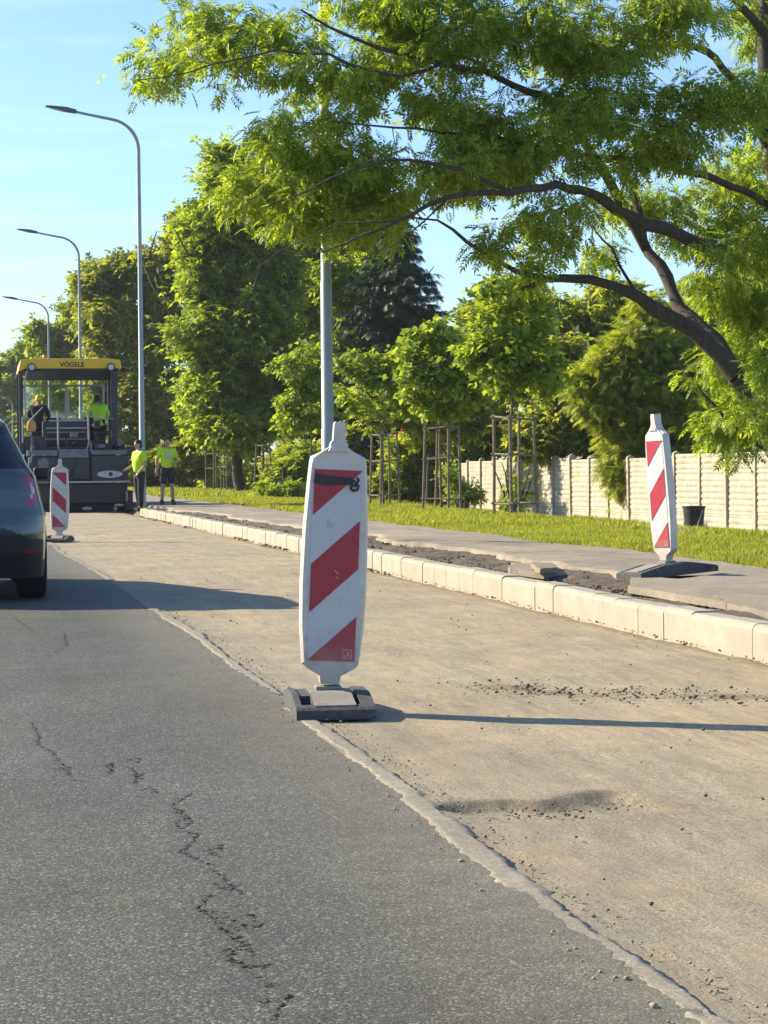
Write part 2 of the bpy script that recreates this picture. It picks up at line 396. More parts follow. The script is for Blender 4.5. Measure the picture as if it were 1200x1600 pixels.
M['wire'] = simple('grey_cable', (.25, .25, .24), .6)
m, t, b = nodes('clear_glass'); g1 = N(t, 'BsdfTransparent'); g1.inputs[0].default_value = (.86, .92, .92, 1); g2 = N(t, 'BsdfGlossy'); g2.inputs['Roughness'].default_value = .03
ms = N(t, 'MixShader'); ms.inputs[0].default_value = .12
t.links.new(g1.outputs[0], ms.inputs[1]); t.links.new(g2.outputs[0], ms.inputs[2]); t.links.new(ms.outputs[0], t.nodes['Material Output'].inputs[0]); M['glass'] = m

# ================================================================ THE SETTING
SEAM_PX = [(1100, 1600), (1010, 1535), (900, 1462), (790, 1380), (700, 1302), (625, 1238), (560, 1188), (500, 1145), (440, 1100), (370, 1047), (300, 990), (240, 955), (160, 900), (95, 865)]
SP = [ground(*p) for p in SEAM_PX]
SY = np.array([1.5, 2.8] + [p.y for p in SP] + [60, 400]); SX = np.array([1.36, 1.36] + [p.x for p in SP] + [1.25, 1.25])
def seamx(y): return np.interp(y, SY, SX)
KX = 4.11
def kerbx(y): return KX - .14 * np.clip((np.asarray(y, float) - 22) / 30, 0, 1) ** 2
def terr(X, Y):
    z = np.interp(X, [-400, -30, -8.6, -8.5, -6.3, -6.2, 4.16, 4.3, 6.6, 11, 14, 18, 40, 400], [-1, -.3, .08, .1, .1, -.06, -.06, .06, .125, .03, -.3, -.8, -1.2, -1.5])
    return z + np.where(X > 6.9, .04 * fbm(X * .6, Y * .6, 3), 0) * np.clip((X - 6.9), 0, 1) + np.where(np.abs(X) > 30, 2.0 * fbm(X * .01, Y * .01, 2), 0)
xs = np.concatenate([[-400, -150, -60, -30, -15], np.arange(-9, 6.61, .5), np.arange(6.8, 20, .3), [22, 26, 32, 40, 60, 120, 400]])
ys = np.concatenate([[-60, -20, 0], np.arange(2, 110, .6), np.arange(112, 300, 8), [350, 450, 600, 900, 1500]])
xs = np.unique(np.concatenate([xs, [-8.6, -8.5, -6.3, -6.2, 4.16, 4.3]]))
me, _ = grid_mesh('ground', xs, ys, terr)
tag(link_mesh('ground', me, M['earth']), kind='structure')

# grey asphalt lane(s)
CR = [[(50, 1130), (62, 1150), (60, 1165), (82, 1175), (92, 1190), (108, 1200)], [(202, 1198), (213, 1205), (212, 1222)], [(268, 1258), (300, 1238)], [(275, 1262), (290, 1275), (276, 1288), (292, 1298), (310, 1302), (300, 1315), (285, 1330), (330, 1350)],
      [(350, 1372), (360, 1385), (380, 1398)], [(330, 1400), (310, 1420), (345, 1445), (372, 1440)], [(345, 1452), (362, 1465), (385, 1480), (372, 1490), (360, 1500), (385, 1515), (400, 1530), (425, 1545)], [(455, 1562), (435, 1585), (430, 1600)], [(75, 1025), (85, 1020), (105, 1010), (100, 985)], [(140, 1095), (150, 1098)], [(20, 965), (50, 985)]]
segs = []
_rr = random.Random(5)
main = [(55, 1135), (100, 1198), (205, 1205), (285, 1262), (290, 1300), (320, 1345), (345, 1390), (350, 1440), (370, 1490), (400, 1530), (435, 1580)]
for _ in range(26):     # loose fragments either side of the main cracks
    a = _rr.random() * (len(main) - 1); k = int(a); f = a - k; x = main[k][0] * (1 - f) + main[k + 1][0] * f + _rr.gauss(0, 16); y = main[k][1] * (1 - f) + main[k + 1][1] * f + _rr.gauss(0, 8)
    CR.append([(x, y), (x + _rr.uniform(4, 16), y + _rr.uniform(-9, 9)), (x + _rr.uniform(8, 24), y + _rr.uniform(-4, 12))])
for path in CR:
    q = [ground(*p) for p in path]; segs += [((a.x, a.y), (b.x, b.y)) for a, b in zip(q, q[1:])]
xr = np.concatenate([np.arange(-6.2, -1.25, .4), np.arange(-1.2, 1.6, .012)])
yr = np.concatenate([[-40, -5, 1.5, 3], np.arange(3.4, 9, .016), np.arange(9, 12, .04), np.arange(12, 30, .2), np.arange(30, 120, 2), [150, 200, 300, 400]])
def zroad(X, Y): return .004 + .006 * fbm(X * .8, Y * .5, 3) * np.clip((30 - Y) / 20, 0, 1)
X, Y = np.meshgrid(xr, yr)
# the right border follows the seam
rb = seamx(Y) + .02 * vnoise(Y * 9, Y * 0 + 3) + .012 * vnoise(Y * 31, Y * 0 + 9)
X = np.where(X > 0, np.where(X > -.5, X * (rb / 1.58), X), X)
Z = zroad(X, Y)
crk = np.zeros_like(X)
for (a, b_) in segs:
    dx, dy = b_[0] - a[0], b_[1] - a[1]; L = dx * dx + dy * dy + 1e-9
    tt = np.clip(((X - a[0]) * dx + (Y - a[1]) * dy) / L, 0, 1)
    # the ground is seen at a shallow angle: bands are widened along y
    dd = np.hypot((X - a[0] - tt * dx), (Y - a[1] - tt * dy) * .6)
    crk = np.maximum(crk, np.clip(1 - dd / .02, 0, 1))
Z -= crk * .0015
n_, m_ = len(xr), len(yr)
V = np.stack([X, Y, Z], -1).reshape(-1, 3); i = (np.arange(n_ - 1)[None, :] + n_ * np.arange(m_ - 1)[:, None]).ravel()
me = np_mesh('road', V, np.stack([i, i + 1, i + n_ + 1, i + n_], 1), True)
dustv = np.clip(1 - (seamx(Y) - X) / .7, 0, 1) ** 1.5 * .9 + .12 * np.clip((12 - Y) / 6, .2, 1)
for nm, arr in (('crack', crk), ('dust', dustv)):
    a = me.attributes.new(nm, 'FLOAT', 'POINT'); a.data.foreach_set('value', arr.ravel().astype(np.float32))
tag(link_mesh('road', me, M['asphalt']), kind='structure')

# milled lane: real relief, a shallow pothole, dirt trails
xr = np.linspace(0, 1, 100); yr = np.concatenate([[-40, 0, 2], np.arange(2.5, 14, .035), np.arange(14, 60, .12), np.arange(60, 130, 2), [200, 400]])
U, Y = np.meshgrid(xr, yr); X = seamx(Y) - .02 + U * (kerbx(Y) - .0 - seamx(Y) + .04)
hole = [ground(760, 1258), ground(870, 1262), ground(980, 1250)]
def pdist(X, Y, path, sy=1.0):
    D = np.full_like(X, 9.)
    for a, b_ in zip(path, path[1:]):
        dx, dy = b_.x - a.x, b_.y - a.y; L = dx * dx + dy * dy
        tt = np.clip(((X - a.x) * dx + (Y - a.y) * dy) / L, 0, 1); D = np.minimum(D, np.hypot(X - a.x - tt * dx, (Y - a.y - tt * dy) * sy))
    return D
trail = [ground(*p) for p in [(770, 1070), (860, 1080), (960, 1088), (1080, 1085), (1230, 1092)]]
hd = pdist(X, Y, hole, .8) + .05 * fbm(X * 6, Y * 6, 3)
Z = -.006 + .004 * fbm(X * 1.2, Y * .7, 3) + .0032 * fbm(X * 7, Y * 3, 4) - .035 * (1 / (1 + np.exp((hd - .1) * 60)))
trd = pdist(X, Y, trail) + .12 * fbm(X * 3, Y * 3, 4)
Z += .010 * np.clip(1 - trd / .1, 0, 1)
Z += .006 * np.clip(1 - (kerbx(Y) - X) / .12, 0, 1) * (.4 + fbm(X * 8, Y * 5, 3)) 
Z *= np.clip((X - seamx(Y)) / .1, .0, 1); Z -= .002 + .012 * np.clip(1 - (kerbx(Y) - X) / .5, 0, 1)
dirt = np.clip(1 - trd / .2, 0, 1) * .75 + .55 * np.clip(1 - np.abs(hd - .12) / .09, 0, 1) + .8 * np.clip(1 - (kerbx(Y) - X) / .16, 0, 1)
grey = np.clip(1 - (X - seamx(Y)) / (.4 + 2.2 * np.clip((8 - Y) / 4, 0, 1)), 0, 1) ** .6 * np.clip((30 - Y) / 18, .3, 1)
n_, m_ = len(xr), len(yr); i = (np.arange(n_ - 1)[None, :] + n_ * np.arange(m_ - 1)[:, None]).ravel()
me = np_mesh('milled_lane', np.stack([X, Y, Z], -1).reshape(-1, 3), np.stack([i, i + 1, i + n_ + 1, i + n_], 1), True)
for nm, arr in (('dirt', dirt), ('grey', grey)):
    a = me.attributes.new(nm, 'FLOAT', 'POINT'); a.data.foreach_set('value', arr.ravel().astype(np.float32))
tag(link_mesh('milled_lane', me, M['milled']), kind='structure')

# seam strip
yr = np.concatenate([np.arange(2.5, 20, .02), np.arange(20, 60, .2)]); us = np.linspace(-1, 1, 9)
U, Y = np.meshgrid(us, yr)
wd = (.04 + .014 * vnoise(Y * 1.3, Y * 0) + .016 * vnoise(Y * 7, U * 3 + 5) + .014 * vnoise(Y * 29, U * 3 + 8) + .008 * vnoise(Y * 71, U * 3 + 2))
wd *= np.clip((60 - Y) / 30, .4, 1)
X = seamx(Y) + .022 + U * wd
Z = .0035 + (1 - U ** 2) * (.001 + .0018 * fbm(X * 14, Y * 9, 4)) - .012 * (np.abs(U) > .99)
n_, m_ = len(us), len(yr); i = (np.arange(n_ - 1)[None, :] + n_ * np.arange(m_ - 1)[:, None]).ravel()
me = np_mesh('road_seam', np.stack([X, Y, Z], -1).reshape(-1, 3), np.stack([i, i + 1, i + n_ + 1, i + n_], 1), True)
tag(link_mesh('road_seam', me, M['seam']), kind='structure')

# kerb: stones with open joints
kb = MB(); y = 3.0; k = 0
while y < 50.5:
    L = .5; g = (.004, .004, .010, .004, .005)[k % 5]
    x0 = float(kerbx(y + .3)) + random.uniform(-.004, .004); z1 = .184 + random.uniform(-.004, .004)
    z1 += random.uniform(-.005, .004); M4 = Matrix.Rotation(random.uniform(-.01, .01), 4, 'Z')
    poly = [(0, -.1), (0, z1 - .035), (.008, z1 - .012), (.028, z1), (.15, z1), (.15, -.1)]
    mm = Matrix.Translation((x0, y, 0)) @ M4
    kb.prism(poly, g / 2, L - g / 2, 'y', mm)
    y += L; k += 1
tag(kb.build('kerb', M['kerb']), kind='structure')
kb = MB(); kb.box(-6.35, -6.2, -20, 300, -.1, .12); tag(kb.build('far_kerb', M['kerb']), kind='structure')

# soil bed and pavement behind the kerb
xs = np.arange(4.2, 6.85, .04); ys = np.concatenate([np.arange(6, 30, .06), np.arange(30, 75, .25), np.arange(75, 200, 5)])
def zs(X, Y):
    m_ = np.clip(1 - np.abs(X - 4.75) / .7, 0, 1)
    return .125 + .028 * m_ * (fbm(X * 4, Y * 2.5, 5) + .3) + .01 * fbm(X * 12, Y * 10, 3) - .05 * np.clip((4.32 - X) / .1, 0, 1)
me, _ = grid_mesh('soil_strip', xs, ys, zs); tag(link_mesh('soil_strip', me, M['soil']), kind='structure')
# pavement sheet with a broken edge toward the kerb
ys = np.concatenate([np.arange(6, 40, .05), np.arange(40, 200, .5)])
us = np.linspace(0, 1, 40); U, Y = np.meshgrid(us, ys)
e0 = 5.22 + .16 * vnoise(Y * .35, Y * 0 + 2) + .09 * vnoise(Y * 1.3, Y * 0 + 5) + .04 * vnoise(Y * 5, Y * 0 + 7)
e0 -= .35 * np.clip(1 - np.abs(Y - 38) / 10, 0, 1); e0 -= .55 * np.clip((Y - 44) / 5, 0, 1)
e1 = 6.68 + .05 * vnoise(Y * .7, Y * 0 + 1) + .04 * vnoise(Y * 3, Y * 0 + 11)
X = e0 + U * (e1 - e0)
Z = .166 + .012 * fbm(X * .9, Y * .5, 3) + .004 * fbm(X * 6, Y * 4, 2)
Z[:, 0] -= .09; X[:, 0] -= .0; X[:, 1] = X[:, 0] + .012
n_, m_ = len(us), len(ys); i = (np.arange(n_ - 1)[None, :] + n_ * np.arange(m_ - 1)[:, None]).ravel()
me = np_mesh('pavement', np.stack([X, Y, Z], -1).reshape(-1, 3), np.stack([i, i + 1, i + n_ + 1, i + n_], 1), False)
tag(link_mesh('pavement', me, M['old_pavement']), kind='structure')
def slab(px, z, tilt=(0, 0), name='broken_slab', label='', th=.05):
    pts = [ground(x, y, z) for x, y in px]
    for p in pts: p.x = max(p.x, (4.56 if z < .199 else 4.34) + random.random() * .05)
    cx = sum(p.x for p in pts) / len(pts); cy = sum(p.y for p in pts) / len(pts)
    q = []
    for a, b_ in zip(pts, pts[1:] + pts[:1]):
        for s in range(4):
            p = a.lerp(b_, s / 4); q.append((p.x - cx + random.uniform(-.018, .018), p.y - cy + random.uniform(-.04, .04)))
    mb = MB(); mb.prism(q, -th, 0, 'z'); o = mb.build(name, M['old_pavement']); o.location = (cx, cy, z); o.rotation_euler = (tilt[0], tilt[1], 0)
    tag(o, label, 'slab', 'loose slabs of broken pavement')
slab([(922, 916), (985, 897), (1060, 905), (1130, 896), (1215, 908), (1215, 936), (1110, 930), (1040, 942), (985, 932)], .195, (0, R(-.6)), label='long cracked tan pavement slab under the right beacon base')
slab([(1048, 944), (1110, 931), (1215, 937), (1215, 960), (1140, 958)], .185, (R(.5), R(-.8)), label='tan pavement slab nearest the kerb at the right edge')
slab([(770, 890), (800, 881), (850, 881), (880, 888), (850, 893)], .2, (R(1.0), R(2)), label='small grey slab lifted from the soil left of the right beacon')
slab([(830, 882), (858, 879), (874, 884), (845, 888)], .235, (R(2), R(5)), label='dark asphalt chunk tipped on top of the small grey slab', th=.04)

# scattered clods and gravel (uncountable)
def clods(name, pts, sizes, mat, label, cat):
    ico = bmesh.new(); bmesh.ops.create_icosphere(ico, subdivisions=1, radius=1); T = np.array([v.co[:] for v in ico.verts]); FT = np.array([[v.index for v in f.verts] for f in ico.faces]); ico.free()
    n = len(pts); rs = np.asarray(sizes)[:, None, None]
    J = T[None] * (1 + .35 * rng.standard_normal((n, len(T), 1)) * .6) * np.array([1, 1, .65])
    an = rng.random(n) * 6.28; c, s = np.cos(an)[:, None], np.sin(an)[:, None]
    Jx = J[..., 0] * c - J[..., 1] * s; Jy = J[..., 0] * s + J[..., 1] * c
    V = np.stack([Jx, Jy, J[..., 2]], -1) * rs + np.asarray(pts)[:, None, :]
    Fc = (FT[None] + (np.arange(n) * len(T))[:, None, None]).reshape(-1, 3)
    return tag(link_mesh(name, np_mesh(name, V.reshape(-1, 3), Fc), mat), label, cat, kind='stuff')
pts = []; sz = []
for _ in range(420):     # crumb trail
    a = random.random() * (len(trail) - 1); k = int(a); p = trail[k].lerp(trail[k + 1], a - k)
    pts.append((p.x + random.gauss(0, .12), p.y + random.gauss(0, .2), .002)); sz.append(abs(random.gauss(0, .004)) + .0015)
for _ in range(240):
    y = random.uniform(3, 24); x = random.uniform(1.5, 4.05); pts.append((x, y, .003)); sz.append(abs(random.gauss(0, .003)) + .0015)
for _ in range(1100):    # along the kerb foot
    y = random.uniform(8, 50); x = float(kerbx(y)) - abs(random.gauss(0, .05)); pts.append((x, y, .006)); sz.append((abs(random.gauss(0, .010)) + .003) * (1.0 if vnoise(y * .8, 4.) > -.1 else .4))
for _ in range(120):    # in the pothole
    a = random.random() * 2; k = int(a); p = hole[k].lerp(hole[k + 1], a - k); pts.append((p.x + random.gauss(0, .05), p.y + random.gauss(0, .09), -.018)); sz.append(abs(random.gauss(0, .003)) + .0015)
clods('gravel', pts, sz, M['clod'], 'brown crumbs and clods of dirt scattered over the milled lane', 'gravel')
pts = []; sz = []
for _ in range(2600):
    y = random.uniform(8, 52); x = 4.36 + abs(random.gauss(0, .38)); pts.append((x, y, .135)); sz.append(abs(random.gauss(0, .008)) + .004)
clods('rubble', pts, sz, M['soil'], 'dark crumbled soil and rubble in the torn strip behind the kerb', 'rubble')
pts = []; sz = []
for _ in range(900):    # loose chippings along the seam
    y = 2.8 + random.random() ** 1.6 * 14; side = random.choice((-1, 1, 1, 1)); x = float(seamx(y)) + .02 + side * (.055 + abs(random.gauss(0, .045))); pts.append((x, y, .006)); sz.append(abs(random.gauss(0, .0022)) + .0016)
clods('chippings', pts, sz, M['milled'], 'fine tan chippings lying along the seam between both lanes', 'gravel')

# ================================================================ VEGETATION
def leaf_template(kind):
    if kind == 'ash':     # pinnate compound leaf, length 1
        V = []; 
        def lf(bx, by, dx, dy, L, W):
            nx, ny = -dy, dx
            f = lambda a, b_: (bx + dx * L * a + nx * W * b_, by + dy * L * a + ny * W * b_, -.35 * (by + dy * L * a) ** 2 + .04 * abs(b_))
            V.extend([f(0, 0), f(.45, .5), f(1, 0), f(.45, -.5)])
        for k, y in enumerate((.28, .46, .64, .82)):
            for s in (-1, 1): lf(0, y, s * .82, .57, .40, .15)
        lf(0, .85, 0, 1, .4, .16)
        return np.array(V), np.arange(len(V)).reshape(-1, 4)
    if kind == 'maple':   # broad lobed leaf as one folded pair of pentagons
        V = np.array([(0, 0, 0), (.42, -.02, .1), (.55, .42, .1), (.3, .55, .06), (0, 1, -.12), (-.3, .55, .06), (-.55, .42, .1), (-.42, -.02, .1)])
        return V, np.array([[0, 1, 2, 3], [0, 3, 4, 5], [0, 5, 6, 7]])
    if kind == 'leaf':
        V = np.array([(0, 0, 0), (.3, .4, .07), (0, 1, -.15), (-.3, .4, .07)]); return V, np.array([[0, 1, 2, 3]])
    if kind == 'cluster':   # three leaves fanned from one point
        V = []
        for a, l, tz in ((0, 1, .0), (1.0, .85, .12), (-1.0, .85, -.1), (2.3, .6, .1), (-2.3, .6, -.1)):
            c, s = math.cos(a), math.sin(a)
            for (x, y, z) in ((0, .12, 0), (.24, .5, .07), (0, 1, -.14), (-.24, .5, .07)):
                x, y = x * l, y * l; V.append((x * c + y * s, -x * s + y * c, z + tz * y))
        return np.array(V), np.arange(20).reshape(-1, 4)
    if kind == 'spray':   # conifer spray
        V = []
        for k in range(6):
            y = .08 + k * .15; L = .34 * (1 - .55 * k / 6)
            for s in (-1, 1): V += [(0, y, 0), (s * L * .5 + 0, y + L * .30, .015), (s * L, y + L * .75, -.04), (s * L * .45, y + L * .62, .0)]
        V += [(0, 0, 0), (.05, .5, 0), (0, 1.08, -.04), (-.05, .5, 0)]
        V = np.array(V); V[:, 2] -= .28 * V[:, 1] ** 2
        return V, np.arange(len(V)).reshape(-1, 4)
def scatter_leaves(name, kind, O, D, size, mat, parent=None):
    T, FT = leaf_template(kind)
    n = len(O); D = D / (np.linalg.norm(D, axis=1, keepdims=True) + 1e-9)
    up = np.array([0, 0, 1.]) + .55 * rng.standard_normal((n, 3))
    S = np.cross(D, up); S /= np.linalg.norm(S, axis=1, keepdims=True) + 1e-9; Nn = np.cross(S, D)
    sz = np.asarray(size)[:, None, None]
    V = O[:, None] + sz * (T[None, :, 0:1] * S[:, None] + T[None, :, 1:2] * D[:, None] + T[None, :, 2:3] * Nn[:, None])
    Fc = (FT[None] + (np.arange(n) * len(T))[:, None, None]).reshape(-1, FT.shape[1])
    return link_mesh(name, np_mesh(name, V.reshape(-1, 3), Fc), mat, parent)

def tubes(name, chains, mat, parent):
    """chains: list of (pts (k,3), radii (k)); one mesh"""
    Vs = []; Fs = []; base = 0
    for pts, rad in chains:
        k = len(pts); n = 4 if rad[0] < .02 else (6 if rad[0] < .06 else 10)
        T = np.gradient(pts, axis=0); T /= np.linalg.norm(T, axis=1, keepdims=True) + 1e-9
        a = np.array([.3, .1, 1.]) if abs(T[0, 2]) < .9 else np.array([1., .2, 0]); u = np.cross(T, a); u /= np.linalg.norm(u, axis=1, keepdims=True) + 1e-9; v = np.cross(T, u)
        an = np.arange(n) * 2 * np.pi / n
        lump = 1 + (.10 * rng.standard_normal((k, n)) if rad[0] > .05 else 0)
        ring = pts[:, None] + (u[:, None] * np.cos(an)[None, :, None] + v[:, None] * np.sin(an)[None, :, None]) * (np.asarray(rad)[:, None] * lump)[..., None]
        Vs.append(ring.reshape(-1, 3))
        i = np.arange(k - 1)[:, None] * n; j = np.arange(n)[None]; j2 = (j + 1) % n
        Fs.append(np.stack([i + j, i + j2, i + j2 + n, i + j + n], -1).reshape(-1, 4) + base); base += k * n
    return link_mesh(name, np_mesh(name, np.concatenate(Vs), np.concatenate(Fs), True), mat, parent)

def smooth_path(pts, n):
    pts = np.asarray(pts, float); k = len(pts); t_ = np.linspace(0, k - 1, n); out = []
    for tt in t_:
        i = min(int(tt), k - 2); f = tt - i
        p0 = pts[max(i - 1, 0)]; p1 = pts[i]; p2 = pts[i + 1]; p3 = pts[min(i + 2, k - 1)]
        out.append(.5 * ((2 * p1) + (-p0 + p2) * f + (2 * p0 - 5 * p1 + 4 * p2 - p3) * f * f + (-p0 + 3 * p1 - 3 * p2 + p3) * f ** 3))
    return np.array(out)

def grow_tree(root, limbs, tips, leafkind, leafsize, leaves_per_tip, spread, bark, leafm, wig=.12, twig=.006, droop=.25, maxr=.5, reach=.6, trunk_name='trunk', crown_name='crown', rootbias=.06, name_scale=1):
    """limbs: list of (pts, r0, r1); tips: (n,3). Twigs reach from the nearest limb or twig to each tip."""
    nodes_ = []; dirs = []; rads = []
    chains = []
    for pts, r0, r1 in limbs:
        if name_scale != 1: r0, r1 = r0 * name_scale, r1 * name_scale
        L = np.sum(np.linalg.norm(np.diff(pts, axis=0), axis=1)); n = max(6, int(L / .25)); q = smooth_path(pts, n)
        q[1:-1] += .012 * rng.standard_normal((n - 2, 3)) * max(1, r0 * 8)
        rr = np.linspace(r0, r1, n); chains.append((q, rr))
        nodes_ += list(q[2:]); dirs += list(np.gradient(q, axis=0)[2:]); rads += list(rr[2:])
    NP = np.zeros((len(nodes_) + len(tips) * 6 + 10, 3)); ND = np.zeros_like(NP); NR = np.zeros(len(NP)); cnt = len(nodes_)
    NP[:cnt] = nodes_; ND[:cnt] = dirs; NR[:cnt] = rads
    base = np.asarray(limbs[0][0][0])
    # nearest tips first, so that later twigs can branch from earlier ones
    d0 = np.array([np.min(np.linalg.norm(NP[:cnt] - tpt, axis=1)) for tpt in tips]); order = np.argsort(d0)
    O = []; Dd = []
    for ti in order:
        tip = tips[ti]; d = np.linalg.norm(NP[:cnt] - tip, axis=1) + rootbias * np.linalg.norm(NP[:cnt] - base, axis=1)
        j = int(np.argmin(d)); p = NP[j]; L = np.linalg.norm(tip - p)
        if L < .05: continue
        k = int(np.clip(L / .3, 3, 7)); pd = ND[j] / (np.linalg.norm(ND[j]) + 1e-9)
        tt = np.linspace(0, 1, k + 1)[:, None]
        c1 = p + pd * L * .35 + np.array([0, 0, .08 * L]); q = (1 - tt) ** 2 * p + 2 * tt * (1 - tt) * c1 + tt ** 2 * tip
        q[1:-1] += wig * .3 * L / k * rng.standard_normal((k - 1, 3))
        q[-1, 2] -= droop * .15
        r0 = min(NR[j] * .7, twig * (1 + 1.6 * L)); rr = np.linspace(r0, twig * .45, k + 1); chains.append((q, rr))
        m_ = min(k, 5); NP[cnt:cnt + m_] = q[1:m_ + 1]; ND[cnt:cnt + m_] = np.gradient(q, axis=0)[1:m_ + 1]; NR[cnt:cnt + m_] = rr[1:m_ + 1]; cnt += m_
        # leaves toward the end of the twig
        tl = np.clip(1 - reach * rng.random(leaves_per_tip) ** 1.3, 0, 1); idx = tl * k; i0 = np.minimum(idx.astype(int), k - 1); fr = (idx - i0)[:, None]
        c = q[i0] * (1 - fr) + q[i0 + 1] * fr
        off = rng.standard_normal((leaves_per_tip, 3)) * spread * np.array([1, 1, .6]); dr = q[-1] - q[-2]; dr = dr / (np.linalg.norm(dr) + 1e-9)
        O.append(c + off * rng.random((leaves_per_tip, 1))); Dd.append(off * (1 / (spread + 1e-6)) + dr * .5 - np.array([0, 0, droop]))
    tubes(trunk_name, chains, bark, root)
    O = np.concatenate(O); Dd = np.concatenate(Dd)
    sz = leafsize * (.7 + .6 * rng.random(len(O)))
    scatter_leaves(crown_name, leafkind, O, Dd, sz, leafm, root)

def blob_points(blobs, n, shell=.35):
    """blobs: list of (centre, radii, weight); clumpy points biased to the outer shell"""
    wts = np.array([b_[2] for b_ in blobs], float); wts /= wts.sum(); out = []
    for (c, r, _), k in zip(blobs, (wts * n).astype(int)):
        d = rng.standard_normal((k, 3)); d /= np.linalg.norm(d, axis=1, keepdims=True)
        rad = (shell + (1 - shell) * rng.random((k, 1))) ** .6
        nzf = 1 + .22 * np.sin(d[:, :1] * 5 + c[0]) * np.cos(d[:, 2:] * 6 + c[1]) 
        out.append(np.asarray(c) + d * rad * np.asarray(r) * nzf)
    return np.concatenate(out)

# ---- the big ash whose limbs arch over the pavement from the right
AD = 26.0
def A(px, py, d=AD): return np.array(P(px, py, d)[:])
ash = empty('ash_tree', (0, 0, 0), label='big spreading ash tree with dark arching limbs, at the right above the pavement', cat='tree')
ab = A(1335, 868, 26.5); ab[2] = .0
ash.location = ab
def La(*p): return [A(*q) - ab for q in p]
fork = (1195, 650, 26.2)
limbs = [
    (La((1335, 880, 26.5), (1290, 800, 26.4), (1240, 715, 26.3), fork, (1150, 588, 26)), .22, .15),
    (La((1150, 588, 26), (1108, 535, 26), (1055, 502, 25.9), (1020, 482, 25.8), (985, 455, 25.7), (925, 437, 25.6), (868, 434, 25.5), (845, 440, 25.4), (815, 452, 25.3)), .145, .03),
    (La((868, 434, 25.5), (835, 432, 25.4), (790, 420, 25.2), (745, 387, 25.0), (715, 365, 24.9), (690, 347, 24.8), (640, 340, 24.6)), .05, .012),
    (La((1160, 600, 26), (1105, 520, 26.6), (1062, 480, 27), (1035, 425, 27.3), (1005, 375, 27.5), (990, 300, 27.7), (960, 230, 28)), .13, .05),
    (La((1335, 700, 27.5), (1330, 560, 27.5), (1290, 450, 27.2), (1200, 412, 26.5), (1130, 392, 26), (1060, 368, 25.6), (985, 338, 25.2), (930, 305, 25), (870, 290, 24.6), (800, 300, 24.2), (700, 310, 24), (620, 345, 23.8), (540, 380, 23.7)), .16, .012),
    (La((1300, 820, 27), (1290, 600, 27.5), (1235, 400, 27.6), (1205, 250, 27.6), (1195, 120, 27.8), (1200, -60, 28)), .2, .1),
    (La((1200, 230, 27.6), (1150, 130, 27.2), (1110, 85, 26.8), (1060, 70, 26.5), (1000, 80, 26), (900, 100, 25.5)), .08, .02),
    (La((1010, 390, 27.5), (950, 280, 26.6), (905, 210, 26), (875, 170, 25.5), (820, 140, 25.2), (760, 115, 25), (690, 100, 24.7), (600, 75, 24.4), (530, 50, 24.2), (470, 15, 24)), .085, .014),
    (La((690, 100, 24.7), (620, 120, 24.4), (540, 95, 24.2), (450, 80, 24), (380, 90, 23.9), (300, 110, 23.8), (215, 125, 23.7)), .03, .006),
    (La((800, 300, 24.2), (700, 260, 24), (600, 250, 23.8), (500, 290, 23.7), (420, 320, 23.6)), .035, .008),
    (La((1205, 330, 27.6), (1150, 290, 27), (1080, 270, 26.5), (1000, 250, 26), (900, 240, 25.4), (760, 215, 25), (640, 200, 24.6), (520, 190, 24.3)), .07, .01),
    (La((1200, 60, 27.8), (1120, -30, 27), (1000, -60, 26), (850, -50, 25.5), (700, -40, 25), (560, -40, 24.6)), .08, .02),
    (La((1240, 720, 26.3), (1180, 690, 25.6), (1120, 640, 25.2), (1090, 600, 25)), .05, .01),
    (La((540, 380, 23.7), (480, 398, 23.6), (420, 395, 23.5), (360, 372, 23.4)), .012, .004),
    (La((620, 345, 23.8), (540, 350, 23.6), (470, 372, 23.4), (400, 420, 23.3)), .014, .004),
    (La((700, 310, 24), (630, 370, 23.9), (560, 400, 23.8), (500, 408, 23.7)), .014, .004),
    (La((1000, 470, 25.8), (960, 400, 25.6), (930, 360, 25.5)), .03, .01),
]
BL = []
def bl(px, py, rx, ry, w, d=25.2, rd=1.2): BL.append((A(px, py, d) - ab, np.array([rx / 132., rd, ry / 132.]), w))
for a in [(250, 100, 60, 40, 1.3), (330, 75, 70, 55, 1.6), (430, 60, 90, 70, 2.6), (320, 5, 60, 35, 1.0), (540, 110, 90, 70, 3.2), (640, 50, 100, 70, 4.2), (600, -5, 120, 50, 3), (760, 30, 110, 70, 4.6), (900, 60, 110, 80, 5.2), (1040, 10, 110, 55, 3.6), (1140, 150, 80, 70, 2.6), (700, 160, 90, 50, 2.8),
          (430, 215, 50, 40, 1.6), (510, 230, 80, 60, 3.2), (385, 290, 50, 50, 2.0), (470, 310, 90, 55, 3.4), (590, 290, 90, 60, 4), (560, 345, 100, 30, 1.6), (710, 255, 80, 55, 3.4), (820, 225, 90, 70, 4), (930, 170, 100, 80, 4.0), (1040, 200, 90, 90, 4.2),
          (860, 330, 70, 50, 2.0), (770, 370, 45, 30, .6), (850, 400, 50, 28, .7)]: bl(*a)
